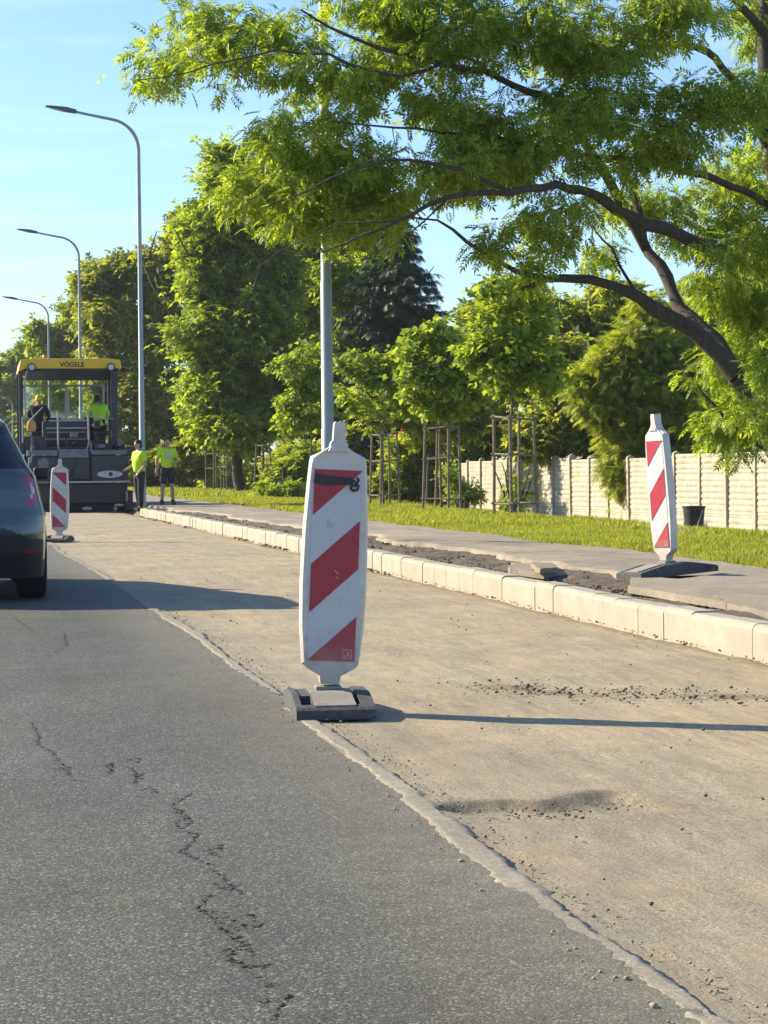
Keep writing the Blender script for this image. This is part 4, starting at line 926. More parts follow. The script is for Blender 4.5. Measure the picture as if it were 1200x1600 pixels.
# ================================================================ BEACON BOARDS
def board_outline():
    # half outline (x,z) from neck up, about the centre line, z from the ground
    return [(.04, .115), (.045, .15), (.105, .185), (.122, .20), (.138, .36), (.143, .55), (.139, .78), (.128, .98), (.122, 1.06), (.116, 1.085), (.055, 1.115), (.038, 1.128), (.033, 1.15), (.026, 1.154), (.024, 1.225), (.019, 1.235)]
def make_board(label, mirror=1, tape=False):
    r = empty('beacon_board', (0, 0, 0), 0, label, 'beacon board', 'red and white striped beacon boards closing the lane')
    h = board_outline(); poly = h + [(-x, z) for x, z in reversed(h)]
    # body: outer rim thicker than the inset panel
    bm = bmesh.new()
    T = .032
    def ring(sc, y): return [bm.verts.new((x * sc if z < 1.1 and z > .19 else x, y, z if z > 1.1 or z < .19 else .63 + (z - .63) * (1 - (1 - sc) * .3))) for x, z in poly]
    a = ring(.93, -T); b_ = ring(1.0, -T * .45); c_ = ring(1.0, T * .45); d_ = ring(.93, T)
    n = len(poly)
    for u, v in ((a, b_), (b_, c_), (c_, d_)):
        for k in range(n): bm.faces.new((u[k], u[(k + 1) % n], v[(k + 1) % n], v[k]))
    bm.faces.new(a); bm.faces.new(d_[::-1]); bmesh.ops.recalc_face_normals(bm, faces=bm.faces)
    me = bpy.data.meshes.new('frame'); bm.to_mesh(me); bm.free(); link_mesh('frame', me, M['white_plastic'], r)
    # collar at the top and knob ring
    MB().prism([(-.05, 1.105), (.05, 1.105), (.036, 1.13), (-.036, 1.13)], -.042, .042, 'y').build('collar', M['white_plastic'], r, bevel=.006)
    for s in (-1, 1):
        yy = s * (T + .0015); w0, w1, z0, z1 = .1, .108, .215, 1.03
        def e(z): return w0 + (w1 - w0) * math.sin(math.pi * (z - z0) / (z1 - z0))
        pn = MB(); pl = [(-e(z0), z0), (e(z0), z0), (e(.5), .5), (e(.8), .8), (e(z1), z1), (-e(z1), z1), (-e(.8), .8), (-e(.5), .5)]
        pn.prism(pl, yy - .001, yy + .001, 'y'); pn.build('white_sheet', M['sheet_white'], r)
        yr_ = s * (T + .0045); sl_ = mirror * s * -1
        st_ = MB(); mz = lambda x, z: (x * sl_ * -1, z)
        W = .101
        # z = c + slope * (x+W), slope rises to the right as seen from the front
        S1 = .19
        band = [[(-W, z1 - .195), (W, z1 - .005), (W, z1), (-W, z1)], [(-W, .42), (W, .61), (W, .815), (-W, .625)], [(-W, z0), (W, z0), (W, z0 + .19)]]
        for q in band: st_.prism([(x * (-1 if (mirror * (1 if s < 0 else -1)) < 0 else 1), z) for x, z in q], yr_ - .001, yr_ + .001, 'y')
        st_.build('red_stripes', M['sheet_red'], r)
    # foot
    make_foot(r)
    # printed mark and tape
    mk = MB(); yy = -T - .0065
    for (x0, x1, z0, z1) in ((.048, .088, .262, .265), (.048, .088, .226, .229), (.048, .051, .229, .262), (.085, .088, .229, .262), (.056, .064, .232, .242), (.068, .074, .236, .256), (.064, .080, .246, .250), (.076, .081, .232, .242)):
        mk.box(x0, x1, yy - .0008, yy + .0008, z0, z1)
    mk.build('printed_mark', M['mark'], r)
    if tape:
        tp = MB(); tp.prism([(-.105, .972), (-.1, 1.012), (.0, 1.0), (.06, .998), (.075, .985), (.055, .968), (.0, .966), (-.05, .962)], -T - .012, -T - .009, 'y')
        tp.tube([(.062, -T - .012, .972), (.055, -T - .014, .952), (.068, -T - .016, .943), (.085, -T - .016, .95), (.088, -T - .016, .965), (.076, -T - .016, .97), (.07, -T - .016, .962), (.088, -T - .016, .99), (.08, -T - .014, 1.0)], .006, 6)
        tp.build('tape', M['tape'], r)
        sc_ = MB(); sc_.prism([(.0, .60), (.018, .585), (.02, .588), (.003, .604)], -T - .0072, -T - .0062, 'y'); sc_.prism([(.008, .572), (.02, .566), (.02, .57), (.009, .575)], -T - .0072, -T - .0062, 'y'); sc_.build('scratch', M['mark'], r)
    return r
def make_foot(r):
    # long foot seen end-on: side profile (y,z) extruded between +-.19 with two carrying pockets
    w_ = .165; L = .36
    f = MB()
    prof = [(-L, 0), (-L, .04), (-L + .02, .05), (-.13, .088), (.13, .088), (L - .02, .05), (L, .04), (L, 0)]
    for (x0, x1) in ((-w_, -w_ + .026), (-.09, .09), (w_ - .028 - .028, w_)): f.prism(prof, x0, x1, 'x')
    for (x0, x1) in ((-w_ + .026, -.09), (.09, w_ - .056)):
        f.prism([(-L, 0), (-L, .04), (-L + .02, .05), (-L + .06, .058), (-L + .06, 0)], x0, x1, 'x'); f.prism([(-.15, 0), (-.15, .08), (.15, .08), (.15, 0)], x0, x1, 'x'); f.prism([(L, 0), (L, .04), (L - .02, .05), (L - .06, .058), (L - .06, 0)], x0, x1, 'x')
        f.box(x0, x1, -L + .06, L - .06, 0, .02)
    o = f.build('foot', M['rubber'], r)
    d = MB(); d.prism([(-L + .03, .0575), (-.125, .092), (.125, .092), (L - .03, .0575), (L - .03, .0525), (.13, .0875), (-.13, .0875), (-L + .03, .0525)], -.086, .086, 'x'); d.build('top_plate', M['rubber_dusty'], o)
    MB().box(-.055, .055, -.05, .05, .092, .108, ch=.004).build('socket', M['rubber_dusty'], o)
bf = make_board('large front beacon board with stripes rising right, black tape smear on its top stripe', 1, True)
p = ground(514, 1092, .06); bf.location = (p.x + .012, p.y + .1, .0); bf.rotation_euler = (0, 0, -YAW * .35)
for c_ in bf.children:
    if c_.name.split('.')[0] != 'foot': c_.rotation_euler = (0, R(2.9), 0)
b2 = make_board('right hand beacon board turned edgeways, standing on the broken pavement slabs', 1)
p = ground(1043, 898, .2); b2.location = (p.x, p.y, .198); b2.rotation_euler = (R(3.6), R(-1.5), R(-73))
b3 = make_board('left beacon board with stripes falling right, between the teal car and the paver', -1)
p = ground(93, 846, .0); b3.location = (p.x, p.y, .0); b3.rotation_euler = (0, R(1.0), R(-12))

# ================================================================ CAR (teal, seen from behind)
def build_car(label, pos):
    car = empty('car', pos, 0, label, 'car')
    zs_ = np.concatenate([np.linspace(.2, .95, 50), np.linspace(.97, 1.5, 46), np.linspace(1.51, 1.572, 9)])
    I = lambda a, b_: np.interp(zs_, a, b_)
    W = I([.2, .3, .45, .69, .84, 1.0, 1.1, 1.3, 1.43, 1.5, 1.54, 1.572], [.875, .885, .895, .90, .862, .825, .755, .655, .59, .52, .42, .12])
    RR = I([.2, .4, .55, .62, .75, .9, 1.0, 1.06, 1.2, 1.35, 1.45, 1.52, 1.555, 1.572], [.14, .04, .0, .01, .045, .07, .10, .14, .27, .42, .45, .62, .95, 1.5])
    FF = I([.2, .4, .6, .78, .88, .95, 1.0, 1.05, 1.2, 1.35, 1.45, 1.52, 1.572], [4.2, 4.3, 4.33, 4.26, 3.95, 3.6, 3.3, 3.15, 2.85, 2.5, 2.3, 2.0, 1.7])
    k = len(zs_)
    na, nr, ns = 14, 26, 70
    rows = []
    for wv, r0, f0 in zip(W, RR, FF):
        rc = min(.2, wv * .85); rf = min(.45, wv * .85)
        pts_ = [(x, r0) for x in np.linspace(0, wv - rc, nr, endpoint=False)]
        pts_ += [(wv - rc + rc * math.sin(a), r0 + rc - rc * math.cos(a)) for a in np.linspace(0, math.pi / 2, na, endpoint=False)]
        pts_ += [(wv, y) for y in np.linspace(r0 + rc, f0 - rf, ns, endpoint=False)]
        pts_ += [(wv - rf + rf * math.cos(a), f0 - rf + rf * math.sin(a)) for a in np.linspace(0, math.pi / 2, na, endpoint=False)]
        pts_ += [(x, f0) for x in np.linspace(wv - rf, 0, nr)]
        pts_ += [(-x, y) for x, y in pts_[-2:0:-1]]
        rows.append(pts_)
    A_ = np.array(rows); n = A_.shape[1]; X = A_[..., 0]; Y = A_[..., 1]
    tt_ = (Y - 2.15) / 2.15; X = X * (1 - .05 * np.abs(tt_) ** 5)
    Y = Y - .07 * (1 - (X / W[:, None]) ** 2) * (Y < (RR[:, None] + .21)) + .1 * (X / W[:, None]) ** 2 * (Y > FF[:, None] - .46) * -1
    Z = np.repeat(zs_[:, None], n, 1)
    V = np.stack([X, Y, Z], -1).reshape(-1, 3)
    i = np.arange(k - 1)[:, None] * n; j = np.arange(n)[None]; j2 = (j + 1) % n
    Fc = np.stack([i + j, i + j2, i + j2 + n, i + j + n], -1).reshape(-1, 4)
    C = V[Fc].mean(1); ax = np.abs(C[:, 0]); y_ = C[:, 1]; z_ = C[:, 2]
    wz = np.interp(z_, zs_, W); rz = np.interp(z_, zs_, RR); fz = np.interp(z_, zs_, FF)
    rear = (y_ < rz + .13); front = (y_ > fz - .16) & (ax < wz * .97)
    def inpoly(x, z, poly):
        r_ = np.zeros(len(x), bool); m_ = len(poly)
        for a in range(m_):
            x1, z1 = poly[a]; x2, z2 = poly[(a + 1) % m_]
            cond = ((z1 > z) != (z2 > z)) & (x < (x2 - x1) * (z - z1) / (z2 - z1 + 1e-12) + x1); r_ ^= cond
        return r_
    part = np.zeros(len(C), int)
    for wy in (.82, 3.45):
        dist = np.hypot(y_ - wy, z_ - .34); part[(dist < .44) & (ax > wz * .8)] = 2
        part[(dist < .365) & (ax > wz * .8)] = 9
    part[(z_ < .34)& (part == 0)] = 2
    part[rear & (z_ < .60 - .09 * np.clip((ax - .55) / .2, 0, 1))] = 2
    part[(rear) & (z_ > 1.06) & (z_ < 1.40) & (ax < wz - .055)] = 1
    side = (y_ > rz + .2) & ~front & (ax > wz * .9)
    part[side & (z_ > 1.06) & (z_ < 1.44) & (y_ > .75) & (y_ < 2.9 - (z_ - 1.06) * 1.5) & (np.abs(y_ - 1.75) > .04)] = 3
    part[front & (z_ > 1.07) & (z_ < 1.46) & (ax < wz - .08)] = 4
    part[(y_ < rz + .3) & (y_ < .8) & inpoly(ax, z_, [(.68, 1.04), (.80, 1.01), (.95, .96), (.95, .85), (.76, .76), (.71, .775), (.75, .87)])] = 5
    part[rear & inpoly(ax, z_, [(.745, .96), (.77, .95), (.79, .88), (.765, .82), (.75, .82), (.768, .88)])] = 6
    part[rear & (ax > .70) & (ax < .815) & (z_ > .395) & (z_ < .435)] = 7
    part[(y_ > fz - .3) & inpoly(ax, z_, [(.5, .76), (.95, .82), (.95, .72), (.5, .68)])] = 8
    part[front & (ax < .45) & (z_ > .45) & (z_ < .72)] = 2
    names = {0: ('body', 'car_paint'), 1: ('rear_window', 'glass_dark'), 2: ('cladding', 'black'), 3: ('side_windows', 'glass_dark'), 4: ('windscreen', 'glass_dark'), 5: ('tail_lights', 'tail_red'), 6: ('reversing_lights', 'tail_clear'), 7: ('reflectors', 'tail_red'), 8: ('headlights', 'tail_clear')}
    for pid, (nm, mt) in names.items():
        sel_all = part == pid
        groups = [(nm, sel_all)]
        if nm in ('tail_lights', 'reversing_lights', 'reflectors', 'headlights', 'side_windows'):
            sg = nm[:-1]; groups = [(sg, sel_all & (C[:, 0] > 0)), (sg, sel_all & (C[:, 0] <= 0))]
        for g_, sel in groups:
            ff = Fc[sel]
            if not len(ff): continue
            u_, inv = np.unique(ff, return_inverse=True); vv = V[u_].copy()
            if pid in (1, 3, 4): # glass sits a touch inside
                vv[:, 0] *= .996
            ff = inv.reshape(-1, 4)
            if pid == 0:
                extra = None
            me_ = np_mesh(g_, vv, ff, True); o = link_mesh(g_, me_, M[mt], car)
            if pid == 0: pass
    # underside and roof cap
    MB().box(-.8, .8, .2, 4.1, .19, .3).build('underbody', M['black'], car)
    MB().prism([(x * .12 / .12 * .125, 1.6 + .24 * y2) for x, y2 in [(math.cos(a_ / 10 * 6.283), math.sin(a_ / 10 * 6.283)) for a_ in range(10)]], 1.566, 1.575, 'z').build('roof', M['car_paint'], car)
    MB().prism([(.9, 1.53), (1.15, 1.53), (1.12, 1.57), (.95, 1.64)], -.02, .02, 'x').build('antenna', M['black'], car, bevel=.006)
    MB().prism([(-.42, 1.395), (.42, 1.395), (.52, 1.46), (-.52, 1.46)], .33, .42, 'y').build('spoiler', M['car_paint'], car, bevel=.012)
    MB().tube([(-.06, .15, 1.12), (.35, .22, 1.16)], .008, 6).build('wiper', M['black'], car)
    MB().box(-.26, .26, -.055, -.04, .62, .74).build('number_plate', M['sheet_white'], car)
    # wheels
    for sx in (-1, 1):
        for wy in (.82, 3.45):
            T = Matrix.Translation((sx * .775, wy, .34)) @ Matrix.Rotation(R(90), 4, 'Y')
            o = MB().lathe([(.21, -.115), (.3, -.12), (.33, -.105), (.342, -.06), (.342, .06), (.33, .105), (.3, .12), (.21, .115)], 36, T).build('wheel', M['tyre'], car, True)
            T2 = Matrix.Translation((sx * .78, wy, .34)) @ Matrix.Rotation(R(90), 4, 'Y')
            MB().lathe([(.02, -.11), (.2, -.1), (.215, -.116), (.215, .116), (.2, .1), (.02, .11)], 30, T2).build('rim', M['rim'], o, True)
    for sx in (-1, 1):
        MB().box(sx * .93 - .07, sx * .93 + .07, 2.6, 2.72, .97, 1.08, ch=.025).build('mirror', M['black'], car)
        MB().tube([(sx * .8, 2.65, 1.0), (sx * .93, 2.66, 1.0)], .025, 6).build('mirror_arm', M['black'], car)
    return car
p = ground(75, 936); build_car('teal hatchback car with tinted rear window, cut by the left edge of the photo', (p.x - .9, p.y - .02 - .55, 0))

# ================================================================ PAVER
PD = 55.0; PS = F / PD
pv = ground(115, 800.5, 0)
paver = empty('asphalt_paver', (pv.x + .02, pv.y, 0), 0, 'big dark asphalt paver with yellow canopy, seen from behind on the milled lane', 'road paver')
def pl(px, py): return ((px - 115) / PS, 1.03 + (738 - py) / PS)
cz1 = pl(0, 556)[1]; cz0 = pl(0, 571)[1]
cn_ = MB(); cn_.prism([(-1.36, cz0 - .06), (-1.30, cz1 - .01), (-.9, cz1 + .02), (.95, cz1 + .02), (1.27, cz1 - .02), (1.30, cz0 - .0), (1.24, cz0), (-1.2, cz0), (-1.28, cz0 - .06)], .55, 3.3, 'y')
canopy = cn_.build('canopy', M['paver_yellow'], paver, bevel=.02)
MB().box(-1.3, 1.22, .62, 3.2, cz0 - .06, cz0 - .002).build('canopy_underside', M['black'], canopy)
# lettering
cu = bpy.data.curves.new('letters', 'FONT'); cu.body = 'VÖGELE'; cu.size = .25; cu.extrude = .004; cu.align_x = 'CENTER'; cu.offset = .005
to = bpy.data.objects.new('tmp', cu); COL.objects.link(to); bpy.context.view_layer.update()
me = bpy.data.meshes.new_from_object(to.evaluated_get(bpy.context.evaluated_depsgraph_get())); bpy.data.objects.remove(to)
lo = link_mesh('lettering', me, M['black'], canopy); lo.rotation_euler = (R(90), 0, 0); lo.location = (0.02, .545, cz0 + .045); lo.scale = (.68, .66, 1)
for px in (52, 178):
    x, z = pl(px, 569); T = Matrix.Translation((x, .52, z)) @ Matrix.Rotation(R(90), 4, 'X')
    o = MB().lathe([(.09, -.05), (.105, .0), (.105, .03), (.085, .035)], 20, T).build('work_light', M['black'], canopy, True)
    MB().lathe([(.08, .03), (.07, .045)], 20, T).build('lens', M['lens'], o, True)
x, z = pl(73, 556); MB().lathe([(.06, 0), (.06, .03), (.05, .12), (.03, .14)], 16, Matrix.Translation((x, .7, z - .02))).build('beacon_light', M['amber'], canopy, True)
# header panel and posts
MB().box(pl(42, 0)[0], pl(178, 0)[0], .66, .70, pl(0, 590)[1], cz0 - .06).build('header_panel', M['glass_dark'], paver)
for (px0, px1) in ((31, 38), (178, 189)):
    MB().box(pl(px0, 0)[0], pl(px1, 0)[0], .62, .75, 1.5, cz0 - .03, ch=.015).build('post', M['paver_dark'], paver)
for px0 in (33, 184):
    MB().box(pl(px0, 0)[0] - .03, pl(px0, 0)[0] + .05, 2.95, 3.05, 1.5, cz0 - .03).build('post', M['paver_dark'], paver)
MB().tube([(pl(41, 0)[0], .58, pl(0, 650)[1]), (pl(41, 0)[0], .58, pl(0, 590)[1]), (pl(42, 0)[0] + .02, .58, pl(0, 578)[1]), (pl(46, 0)[0], .58, pl(0, 573)[1])], .022, 8).build('grab_rail', M['rail'], paver, True)
# front windscreen in a light frame
wf = MB(); x0, z1 = pl(38, 591); x1, z0 = pl(177, 651)
for b_ in ((x0, x1, z1 - .05, z1), (x0, x1, z0, z0 + .05), (x0, x0 + .05, z0 + .05, z1 - .05), (x1 - .05, x1, z0 + .05, z1 - .05), (pl(113, 0)[0] - .025, pl(113, 0)[0] + .025, z0 + .05, z1 - .05)): wf.box(b_[0], b_[1], 2.96, 3.0, b_[2], b_[3])
o = wf.build('window_frame', M['rail'], paver)
MB().box(x0 + .05, pl(113, 0)[0] - .025, 2.976, 2.984, z0 + .05, z1 - .05).build('pane', M['glass'], o)
MB().box(pl(113, 0)[0] + .025, x1 - .05, 2.976, 2.984, z0 + .05, z1 - .05).build('pane', M['glass'], o)
# main machine body
MB().box(-1.25, 1.15, .9, 5.6, .45, 1.55, ch=.05).build('chassis', M['paver_dark'], paver)
MB().box(-1.2, 1.15, .75, 3.1, 1.55, 1.72, ch=.02).build('operator_platform', M['paver_dark'], paver)
MB().box(-.75, .42, 1.0, 2.7, 1.72, pl(0, 655)[1], ch=.04).build('engine_cover', M['paver_dark'], paver)
cs_ = MB(); cs_.box(-1.05, 1.0, 2.6, 2.9, 1.72, 2.35, ch=.03); cs_.box(-.6, -.2, 2.45, 2.62, 2.15, 2.5, ch=.02); cs_.box(.4, .75, 2.45, 2.62, 2.15, 2.5, ch=.02); cs_.build('console', M['black'], paver)
hp = MB(); hp.prism([(-1.25, .5), (1.25, .5), (1.6, 1.5), (-1.6, 1.5)], 5.6, 7.0, 'y'); hp.build('hopper', M['paver_dark'], paver)
for sx in (-1, 1):
    MB().box(sx * 1.1 - .16, sx * 1.1 + .16, 1.6, 5.6, .02, .72, ch=.12).build('crawler_track', M['tyre'], paver)
# seats
for x in (-.82, .78):
    MB().box(x - .22, x + .22, 1.3, 1.75, 2.0, 2.12, ch=.03).build('seat', M['black'], paver)
    MB().box(x - .06, x + .06, 1.45, 1.6, 1.72, 2.0).build('seat_post', M['black'], paver)
# steps behind the engine cover
sb = MB()
for (px0, px1, py, y0) in ((72, 140, 683, .6), (76, 138, 672, .8)):
    a_, zz = pl(px0, py); b2_, _ = pl(px1, py); sb.box(a_, b2_, y0, y0 + .3, zz - .04, zz)
sb.build('steps', M['paver_grey'], paver)
# railings
def rl(pts, r=.022): MB().tube([(pl(a, b_)[0], .42, pl(a, b_)[1]) for a, b_ in pts], r, 8).build('railing', M['rail'], paver, True)
rl([(92, 640), (92, 700)], .025); rl([(140, 638), (141, 690), (137, 705)], .025); rl([(78, 655), (140, 655)]); rl([(73, 667), (140, 667)], .018); rl([(36, 648), (36, 690)], .018); rl([(148, 652), (180, 652)], .015)
rl([(150, 640), (150, 652)], .015); rl([(168, 645), (168, 662)], .015)
# screed across the back
MB().box(pl(42, 0)[0], pl(90, 0)[0], .12, .6, pl(0, 712)[1], pl(0, 702)[1], ch=.012).build('walkway', M['paver_grey'], paver)
MB().box(pl(92, 0)[0], pl(139, 0)[0], .12, .6, pl(0, 715)[1], pl(0, 701)[1], ch=.012).build('walkway', M['paver_grey'], paver)
MB().box(pl(144, 0)[0], pl(200, 0)[0], .05, .6, pl(0, 710)[1], pl(0, 703)[1], ch=.012).build('walkway', M['paver_grey'], paver)
MB().box(pl(92, 0)[0], pl(141, 0)[0], .1, .55, pl(0, 750)[1], pl(0, 716)[1], ch=.015).build('screed_panel', M['paver_dark'], paver)
sp = MB(); sp.box(pl(143, 0)[0], pl(202, 0)[0], .0, .55, pl(0, 755)[1], pl(0, 711)[1], ch=.05); sp = sp.build('screed_panel', M['paver_dark'], paver)
x, z = pl(172, 741.5); T = Matrix.Translation((x, -.008, z)) @ Matrix.Rotation(R(90), 4, 'X') @ Matrix.Scale(.28, 4, (0, 1, 0))
MB().lathe([(.33, -.006), (.33, 0.004)], 32, T).build('oval_badge', M['decal'], sp); T2 = Matrix.Translation((x + .02, -.016, z)) @ Matrix.Rotation(R(90), 4, 'X')
MB().lathe([(.055, -.004), (.055, .006)], 18, T2).build('dot', M['black'], sp)
sp2 = MB().box(pl(44, 0)[0], pl(91, 0)[0], .0, .55, pl(0, 755)[1], pl(0, 713)[1], ch=.05).build('screed_panel', M['paver_dark'], paver)
x, z = pl(67, 723); T = Matrix.Translation((x, -.01, z)) @ Matrix.Rotation(R(90), 4, 'X'); MB().lathe([(.14, -.02), (.14, .02), (.09, .03), (.09, .01)], 24, T).build('hub_cap', M['paver_grey'], sp2, True)
MB().tube([(pl(47, 0)[0], -.03, pl(0, 722)[1]), (pl(49, 0)[0], -.03, pl(0, 712)[1]), (pl(53, 0)[0], -.03, pl(0, 708)[1])], .02, 6).build('handle', M['rail'], sp2)
MB().box(pl(90, 0)[0], pl(203, 0)[0], -.12, .5, pl(0, 755)[1], pl(0, 752)[1]).build('foot_board', M['rail'], paver)
MB().box(pl(42, 0)[0], pl(89, 0)[0], -.12, .5, pl(0, 755)[1], pl(0, 752)[1]).build('foot_board', M['paver_grey'], paver)
MB().box(pl(44, 0)[0], pl(200, 0)[0], .0, .7, .22, pl(0, 756)[1], ch=.03).build('screed_beam', M['black'], paver)
MB().box(pl(46, 0)[0], pl(196, 0)[0], .08, .62, .02, .22, ch=.01).build('screed_plate', M['tyre'], paver)
MB().box(pl(196, 0)[0], pl(208, 0)[0], -.1, .8, .02, .55, ch=.02).build('end_gate', M['paver_dark'], paver)
for (px, py, a, h_) in ((135, 796, .14, .05), (180, 797, .05, .07), (186, 791, .14, .04), (198, 777, .03, .15)):
    x, z = pl(px, py); cr2 = MB(); cr2.ell((x, -.12, max(z, .03)), (a, .08, h_), 8, 5); cr2.build('asphalt_crust', M['tarmac_dirt'], paver)
for (px0, py0, px1, py1) in ((50, 680, 50, 704), (144, 690, 142, 716), (200, 697, 204, 712)):
    MB().tube([(pl(px0, py0)[0], .3, pl(0, py0)[1]), (pl(px1, py1)[0], .25, pl(0, py1)[1])], .03, 8).build('control_arm', M['paver_grey'], paver)
MB().box(pl(198, 0)[0], pl(212, 0)[0], .1, .35, pl(0, 712)[1], pl(0, 697)[1], ch=.02).build('control_box', M['paver_dark'], paver)
MB().box(pl(143, 0)[0], pl(200, 0)[0], .62, .9, 1.5, pl(0, 692)[1], ch=.04).build('side_locker', M['paver_dark'], paver)
MB().box(pl(38, 0)[0], pl(75, 0)[0], .62, .9, 1.5, pl(0, 680)[1], ch=.04).build('side_locker', M['paver_dark'], paver)

for pts_ in ([(60, 690), (58, 700), (64, 708), (72, 700)], [(150, 672), (155, 690), (148, 706)], [(182, 668), (188, 684), (183, 702)], [(104, 684), (110, 698), (120, 690), (128, 700)], [(120, 722), (112, 738), (118, 750)]):
    q = smooth_path([(pl(a, b_)[0], .46 if b_ < 712 else .06, pl(a, b_)[1]) for a, b_ in pts_], 14); MB().tube([tuple(v) for v in q], .02, 8).build('hose', M['black'], paver, True)
for (px, py, w_, h_) in ((52, 697, .12, .1), (118, 678, .2, .12), (160, 696, .25, .1), (190, 690, .1, .2), (104, 735, .15, .08)):
    x, z = pl(px, py); MB().box(x - w_ / 2, x + w_ / 2, .5 if py < 712 else .06, .62 if py < 712 else .1, z - h_ / 2, z + h_ / 2, ch=.01).build('panel_box', M['paver_grey'], paver)
MB().box(pl(150, 0)[0], pl(160, 0)[0], .5, .56, pl(0, 668)[1], pl(0, 655)[1], ch=.01).build('control_box', M['black'], paver)

# distant white van ahead of the paver, seen through its window
truck = empty('truck', (0, 0, 0), 0, 'white truck with pale blue windows, seen through the paver window', 'truck')
p = ground(118, 768); truck.location = (p.x, p.y + 17, 0)
MB().prism([(-1.2, .55), (1.2, .55), (1.24, 1.4), (1.2, 3.3), (1.1, 3.5), (-1.1, 3.5), (-1.2, 3.3), (-1.24, 1.4)], 0, 6.5, 'y').build('body', M['van_white'], truck, bevel=.05)
MB().prism([(-.95, 2.5), (.4, 2.5), (.35, 3.15), (-.9, 3.15)], -.02, -.004, 'y').build('rear_window', M['van_glass'], truck)
MB().prism([(.55, 2.55), (1.0, 2.55), (.98, 3.1), (.55, 3.1)], -.02, -.004, 'y').build('rear_window', M['van_glass'], truck)
for sx in (-1, 1):
    MB().box(sx * 1.05 - .06, sx * 1.05 + .06, -.02, -.004, .85, 1.2).build('tail_light', M['tail_red'], truck)
    for wy in (1.2, 5.2): MB().lathe([(.3, -.14), (.47, -.14), (.49, -.1), (.49, .1), (.47, .14), (.3, .14)], 24, Matrix.Translation((sx * 1.05, wy, .49)) @ Matrix.Rotation(R(90), 4, 'Y')).build('wheel', M['tyre'], truck)

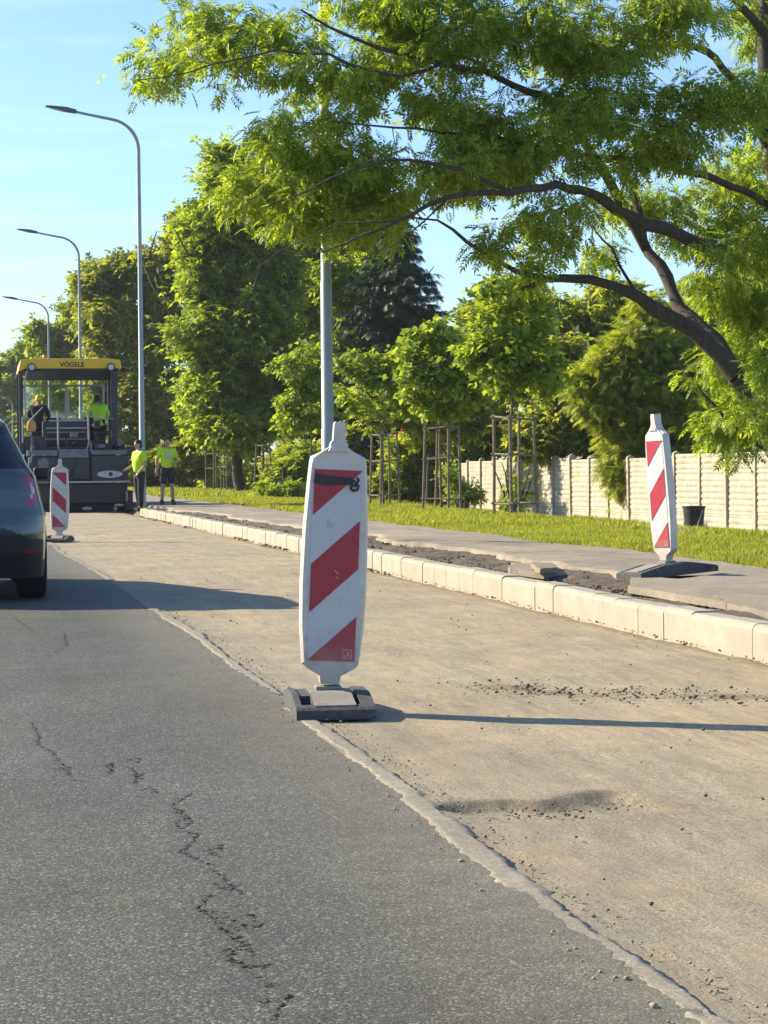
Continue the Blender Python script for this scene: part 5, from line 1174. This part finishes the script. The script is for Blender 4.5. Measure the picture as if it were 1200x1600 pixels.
# ================================================================ PEOPLE
def skin_mesh(name, verts, edges, radii, root=0, levels=1):
    me = bpy.data.meshes.new(name); me.from_pydata(verts, edges, []); o = bpy.data.objects.new('tmp', me); COL.objects.link(o)
    md = o.modifiers.new('s', 'SKIN'); md.use_smooth_shade = True
    for i_, r_ in enumerate(radii):
        me.skin_vertices[0].data[i_].radius = (r_, r_) if not isinstance(r_, tuple) else r_; me.skin_vertices[0].data[i_].use_root = (i_ == root)
    ss = o.modifiers.new('u', 'SUBSURF'); ss.levels = levels; ss.render_levels = levels
    bpy.context.view_layer.update()
    out_ = bpy.data.meshes.new_from_object(o.evaluated_get(bpy.context.evaluated_depsgraph_get())); bpy.data.objects.remove(o); out_.name = name
    out_.shade_smooth(); return out_
def person(label, loc, rz, J, top='hivis', bottom='navy', shorts=False, hat=None, long_sleeve=False, extra=None):
    """J: joint dictionary in metres, facing -y before rotation"""
    r = empty('person', loc, rz, label, 'person')
    names = [n for n in J if n != 'head']; ix = {n: i for i, n in enumerate(names)}
    E = [('pelvis', 'belly'), ('belly', 'chest'), ('chest', 'neck'), ('neck', 'headb')]
    for s in 'LR': E += [('chest', 'sh' + s), ('sh' + s, 'el' + s), ('el' + s, 'wr' + s), ('wr' + s, 'pa' + s), ('pelvis', 'hip' + s), ('hip' + s, 'kn' + s), ('kn' + s, 'an' + s), ('an' + s, 'toe' + s)]
    rad = {'pelvis': .135, 'belly': .125, 'chest': .145, 'neck': .055, 'headb': .06}
    for s in 'LR': rad.update({'sh' + s: .068, 'el' + s: .042, 'wr' + s: .028, 'pa' + s: .034, 'hip' + s: .092, 'kn' + s: .062, 'an' + s: .042, 'toe' + s: .036})
    V = [J[n] for n in names]; ed = [(ix[a], ix[b_]) for a, b_ in E]; rr = [rad[n] * (.88 if n in ('pelvis', 'belly', 'chest') else 1) for n in names]
    # five fingers per hand
    for s in 'LR':
        pa = Vector(J['pa' + s]); wr = Vector(J['wr' + s]); d = (pa - wr).normalized(); sd = d.cross(Vector((0, 1, 0)));  sd = sd.normalized() if sd.length > .1 else Vector((1, 0, 0)); nn = d.cross(sd)
        for q, (o_, L) in enumerate(((-.03, .062), (-.01, .075), (.01, .07), (.03, .055))):
            b0 = pa + sd * o_ + d * .03; b1 = b0 + d * L * .55 + nn * .008; b2_ = b1 + d * L * .4 + nn * .022; k = len(V); V += [tuple(b0), tuple(b1), tuple(b2_)]; rr += [.0105, .009, .007]; ed += [(ix['pa' + s], k), (k, k + 1), (k + 1, k + 2)]
        t0 = wr.lerp(pa, .5) - sd * .035; t1 = t0 - sd * .02 + d * .045; k = len(V); V += [tuple(t0), tuple(t1)]; rr += [.013, .009]; ed += [(ix['wr' + s], k), (k, k + 1)]
    body = skin_mesh('body', V, ed, rr, ix['pelvis'], 1)
    # head with a face, joined to the body mesh
    hc = Vector(J['head']) if 'head' in J else Vector(J['headb'])
    bm = bmesh.new(); bm.from_mesh(body)
    hm = bmesh.new(); bmesh.ops.create_uvsphere(hm, u_segments=20, v_segments=16, radius=1)
    for v in hm.verts:
        x, y, z = v.co
        jaw = 1 - .28 * max(0, -z); nose = .12 * math.exp(-((x / .16) ** 2 + ((z + .15) / .22) ** 2)) if y < -.5 else 0; eye = -.04 * math.exp(-(((abs(x) - .38) / .16) ** 2 + ((z - .08) / .12) ** 2)) if y < -.5 else 0; mouth = -.03 * math.exp(-((x / .3) ** 2 + ((z + .5) / .07) ** 2)) if y < -.3 else 0
        ear = .1 if abs(abs(x) - .95) < .08 and abs(z) < .25 and abs(y) < .25 else 0
        v.co = Vector((x * .078 * jaw * (1 + ear * 1.5), y * .098 * jaw - (nose + eye + mouth) * .17, z * .125)) + hc + Vector((0, 0, .0))
    tmp = bpy.data.meshes.new('t'); hm.to_mesh(tmp); bm.from_mesh(tmp); bm.to_mesh(body); bm.free(); hm.free()
    body.shade_smooth(); link_mesh('body', body, M['skin'], r)
    # clothes: swollen copies of sub-skeletons
    def cloth(nm, keys, edges_, grow, mat, over=None):
        k2 = list(keys); i2 = {n: i for i, n in enumerate(k2)}; Jn = dict(J); 
        if over: Jn.update(over)
        me_ = skin_mesh(nm, [Jn[n] for n in k2], [(i2[a], i2[b_]) for a, b_ in edges_], [rad.get(n, .05) * grow + .012 for n in k2], 0, 1); return link_mesh(nm, me_, M[mat], r)
    def lerp(a, b_, f): return tuple(Vector(J[a]).lerp(Vector(J[b_]), f))
    ov = {}
    for s in 'LR':
        ov['sl' + s] = lerp('sh' + s, 'el' + s, .8 if not long_sleeve else 1.0); rad['sl' + s] = .05
        ov['cu' + s] = lerp('el' + s, 'wr' + s, .9); rad['cu' + s] = .03
        ov['tr' + s] = lerp('kn' + s, 'an' + s, -.08 if shorts else .93); rad['tr' + s] = .07 if shorts else .05
    ov['hem'] = tuple(Vector(J['pelvis']).lerp(Vector(J['belly']), -.5)); rad['hem'] = .16; ov['col'] = lerp('chest', 'neck', .7); rad['col'] = .07
    ks = ['chest', 'belly', 'hem', 'col', 'shL', 'shR', 'slL', 'slR']; es = [('chest', 'belly'), ('belly', 'hem'), ('chest', 'col'), ('chest', 'shL'), ('chest', 'shR'), ('shL', 'slL'), ('shR', 'slR')]
    if long_sleeve: ks += ['cuL', 'cuR']; es += [('slL', 'cuL'), ('slR', 'cuR')]
    sh = cloth('shirt', ks, es, 1.1, top, ov)
    ov['wst'] = lerp('pelvis', 'belly', .6); rad['wst'] = .125
    cloth('trousers', ['pelvis', 'wst', 'hipL', 'hipR', 'knL', 'knR', 'trL', 'trR'] if not shorts else ['pelvis', 'wst', 'hipL', 'hipR', 'trL', 'trR'], [('pelvis', 'wst'), ('pelvis', 'hipL'), ('pelvis', 'hipR')] + ([('hipL', 'knL'), ('hipR', 'knR'), ('knL', 'trL'), ('knR', 'trR')] if not shorts else [('hipL', 'trL'), ('hipR', 'trR')]), 1.12, bottom, ov)
    for s in 'LR':
        an = Vector(J['an' + s]); toe = Vector(J['toe' + s]); b0 = an + Vector((0, 0, .08))
        me_ = skin_mesh('boot', [tuple(b0), tuple(an + Vector((0, 0, -.02))), tuple(toe)], [(0, 1), (1, 2)], [.058, .06, .05], 0, 1); link_mesh('boot', me_, M['boot'], r)
    # hair or cap
    c = MB(); n = 18
    prof = [(.082, -.0), (.084, .05), (.07, .1), (.035, .13), (.005, .136)]
    T = Matrix.Translation(hc + Vector((0, .012, .0))) @ Matrix.Scale(1.18, 4, (0, 1, 0)); c.lathe(prof, 20, T)
    if hat:
        c.prism([(x * .07, -.09 - .07 * (1 - x * x)) for x in np.linspace(-1, 1, 7)] + [(.07, -.05), (-.07, -.05)], .03, .042, 'z', Matrix.Translation(hc))
        c.build('cap', M[hat], r, True)
    else:
        c.lathe([(.06, -.08), (.083, -.02), (.084, .05)], 16, Matrix.Translation(hc + Vector((0, .03, 0)))); c.build('hair', M['hair'], r, True)
    if extra: extra(r, sh, J)
    return r
def standing(h=1.74, armL=None, armR=None, legs=((0, 0), (0, 0)), lean=0):
    k = h / 1.74
    J = {'pelvis': (0, 0, .95), 'belly': (0, -.01 + lean * .3, 1.12), 'chest': (0, lean * .7, 1.36), 'neck': (0, lean, 1.50), 'headb': (0, lean - .015, 1.58), 'head': (0, lean - .03, 1.63)}
    for s, sx, arm, lg in (('L', 1, armL, legs[0]), ('R', -1, armR, legs[1])):
        J['sh' + s] = (sx * .18, lean * .8, 1.42)
        a = arm or ((sx * .25, .03, 1.14), (sx * .27, -.04, .90))
        J['el' + s] = a[0]; J['wr' + s] = a[1]; v = (Vector(a[1]) - Vector(a[0])).normalized() * .07; J['pa' + s] = tuple(Vector(a[1]) + v)
        J['hip' + s] = (sx * .09, 0, .88); J['kn' + s] = (sx * .11 + lg[0] * .5, lg[1] * .5 - .02, .49); J['an' + s] = (sx * .12 + lg[0], lg[1], .09); J['toe' + s] = (sx * .14 + lg[0], lg[1] - .14, .045)
    return {n: (v[0] * k, v[1] * k, v[2] * k) for n, v in J.items()}
def vest_marks(r, sh, J):
    c = Vector(J['chest']); b_ = MB(); b_.prism([(-.07, -.16), (.07, -.16), (.06, .0), (-.06, .0)], -.19, -.178, 'y', Matrix.Translation(c)); b_.build('chest_print', M['reflective'], r)
def back_bands(r, sh, J):
    c = Vector(J['belly']); MB().lathe([(.172, 0), (.172, .05)], 20, Matrix.Translation(c) @ Matrix.Scale(.93, 4, (0, 1, 0))).build('reflective_band', M['reflective'], r)
p = ground(262, 789, .17)
def w1x(r, sh, J):
    vest_marks(r, sh, J)
    x, y, z = J['paR']; MB().lathe([(.02, -.16), (.035, -.14), (.035, .0), (.02, .03)], 10, Matrix.Translation((x, y - .03, z))).build('bottle', M['sheet_white'], r, True)
person('worker in hi-vis yellow t-shirt and dark shorts facing us on the pavement', (p.x, p.y, .165), R(4), standing(1.72, ((.26, .03, 1.15), (.17, -.17, 1.07)), ((-.27, .02, 1.14), (-.28, -.03, .90)), ((.02, 0), (-.02, .05))), shorts=True, extra=vest_marks)
p = ground(217, 791, .17)
person('worker in hi-vis yellow shirt and long dark trousers beside the paver, turned sideways', (p.x - .02, p.y - .5, .04), R(-62), standing(1.76, ((.26, .02, 1.15), (.22, -.14, .97)), ((-.26, .0, 1.15), (-.2, -.2, 1.06)), ((0, -.04), (0, .08))))
# operators on the machine, seen from behind
def seated(lean=0, hunch=0):
    J = {'pelvis': (0, 0, .18), 'belly': (0, -.04, .36), 'chest': (0, -.08 - lean, .60), 'neck': (0, -.12 - lean - hunch, .74), 'headb': (0, -.16 - lean - hunch * 1.6, .80), 'head': (0, -.18 - lean - hunch * 2, .86)}
    for s, sx in (('L', 1), ('R', -1)):
        J['sh' + s] = (sx * .19, -.09 - lean, .66); J['el' + s] = (sx * .27, -.16 - lean, .42); J['wr' + s] = (sx * .2, -.38 - lean, .42); J['pa' + s] = (sx * .18, -.45 - lean, .43)
        J['hip' + s] = (sx * .1, -.03, .14); J['kn' + s] = (sx * .15, -.44, .12); J['an' + s] = (sx * .15, -.46, -.27); J['toe' + s] = (sx * .16, -.6, -.31)
    return J
x, z = pl(62, 656)
def bagx(r, sh, J):
    s = MB(); s.tube([(-.16, .07, .66), (.0, .16, .48), (.2, .14, .28)], .016, 6); s.build('strap', M['rail'], r)
person('machine operator in dark clothes and yellow cap, seated at the left of the paver', (paver.location.x + x, paver.location.y + 1.5, 2.1), R(180 - 12), seated(.02, .0), top='navy', bottom='navy', hat='cap', long_sleeve=True, extra=bagx)
x, z = pl(163, 652)
person('machine operator in hi-vis yellow jacket bending forward at the right of the paver', (paver.location.x + x, paver.location.y + 1.5, 2.1), R(180 + 6), seated(.12, .07), top='hivis', bottom='navy', long_sleeve=True, extra=None)
x, z = pl(50, 663)
bag = MB(); bag.lathe([(.04, -.16), (.11, -.13), (.13, -.02), (.10, .1), (.05, .15)], 14, Matrix.Translation((0, 0, 0)) @ Matrix.Scale(.7, 4, (0, 1, 0)))
bo = bag.build('tool_bag', M['bag'], None, True); bo.location = (paver.location.x + x, paver.location.y + .45, z); tag(bo, 'small tan tool bag hanging at the left rear of the paver', 'bag')

# ---------------------------------------------------------------- the air itself
hz = MB(); hz.box(-420, 420, -80, 620, -6, 26); m, t, b = nodes('haze')
t.nodes.remove(b); v = N(t, 'VolumePrincipled'); v.inputs['Color'].default_value = (.85, .9, .95, 1); v.inputs['Density'].default_value = .0002; v.inputs['Anisotropy'].default_value = .3
t.links.new(v.outputs[0], t.nodes['Material Output'].inputs['Volume'])
ho = hz.build('haze', m); tag(ho, kind='stuff'); tag(ho, 'thin pale summer air that softens the far trees', 'haze')
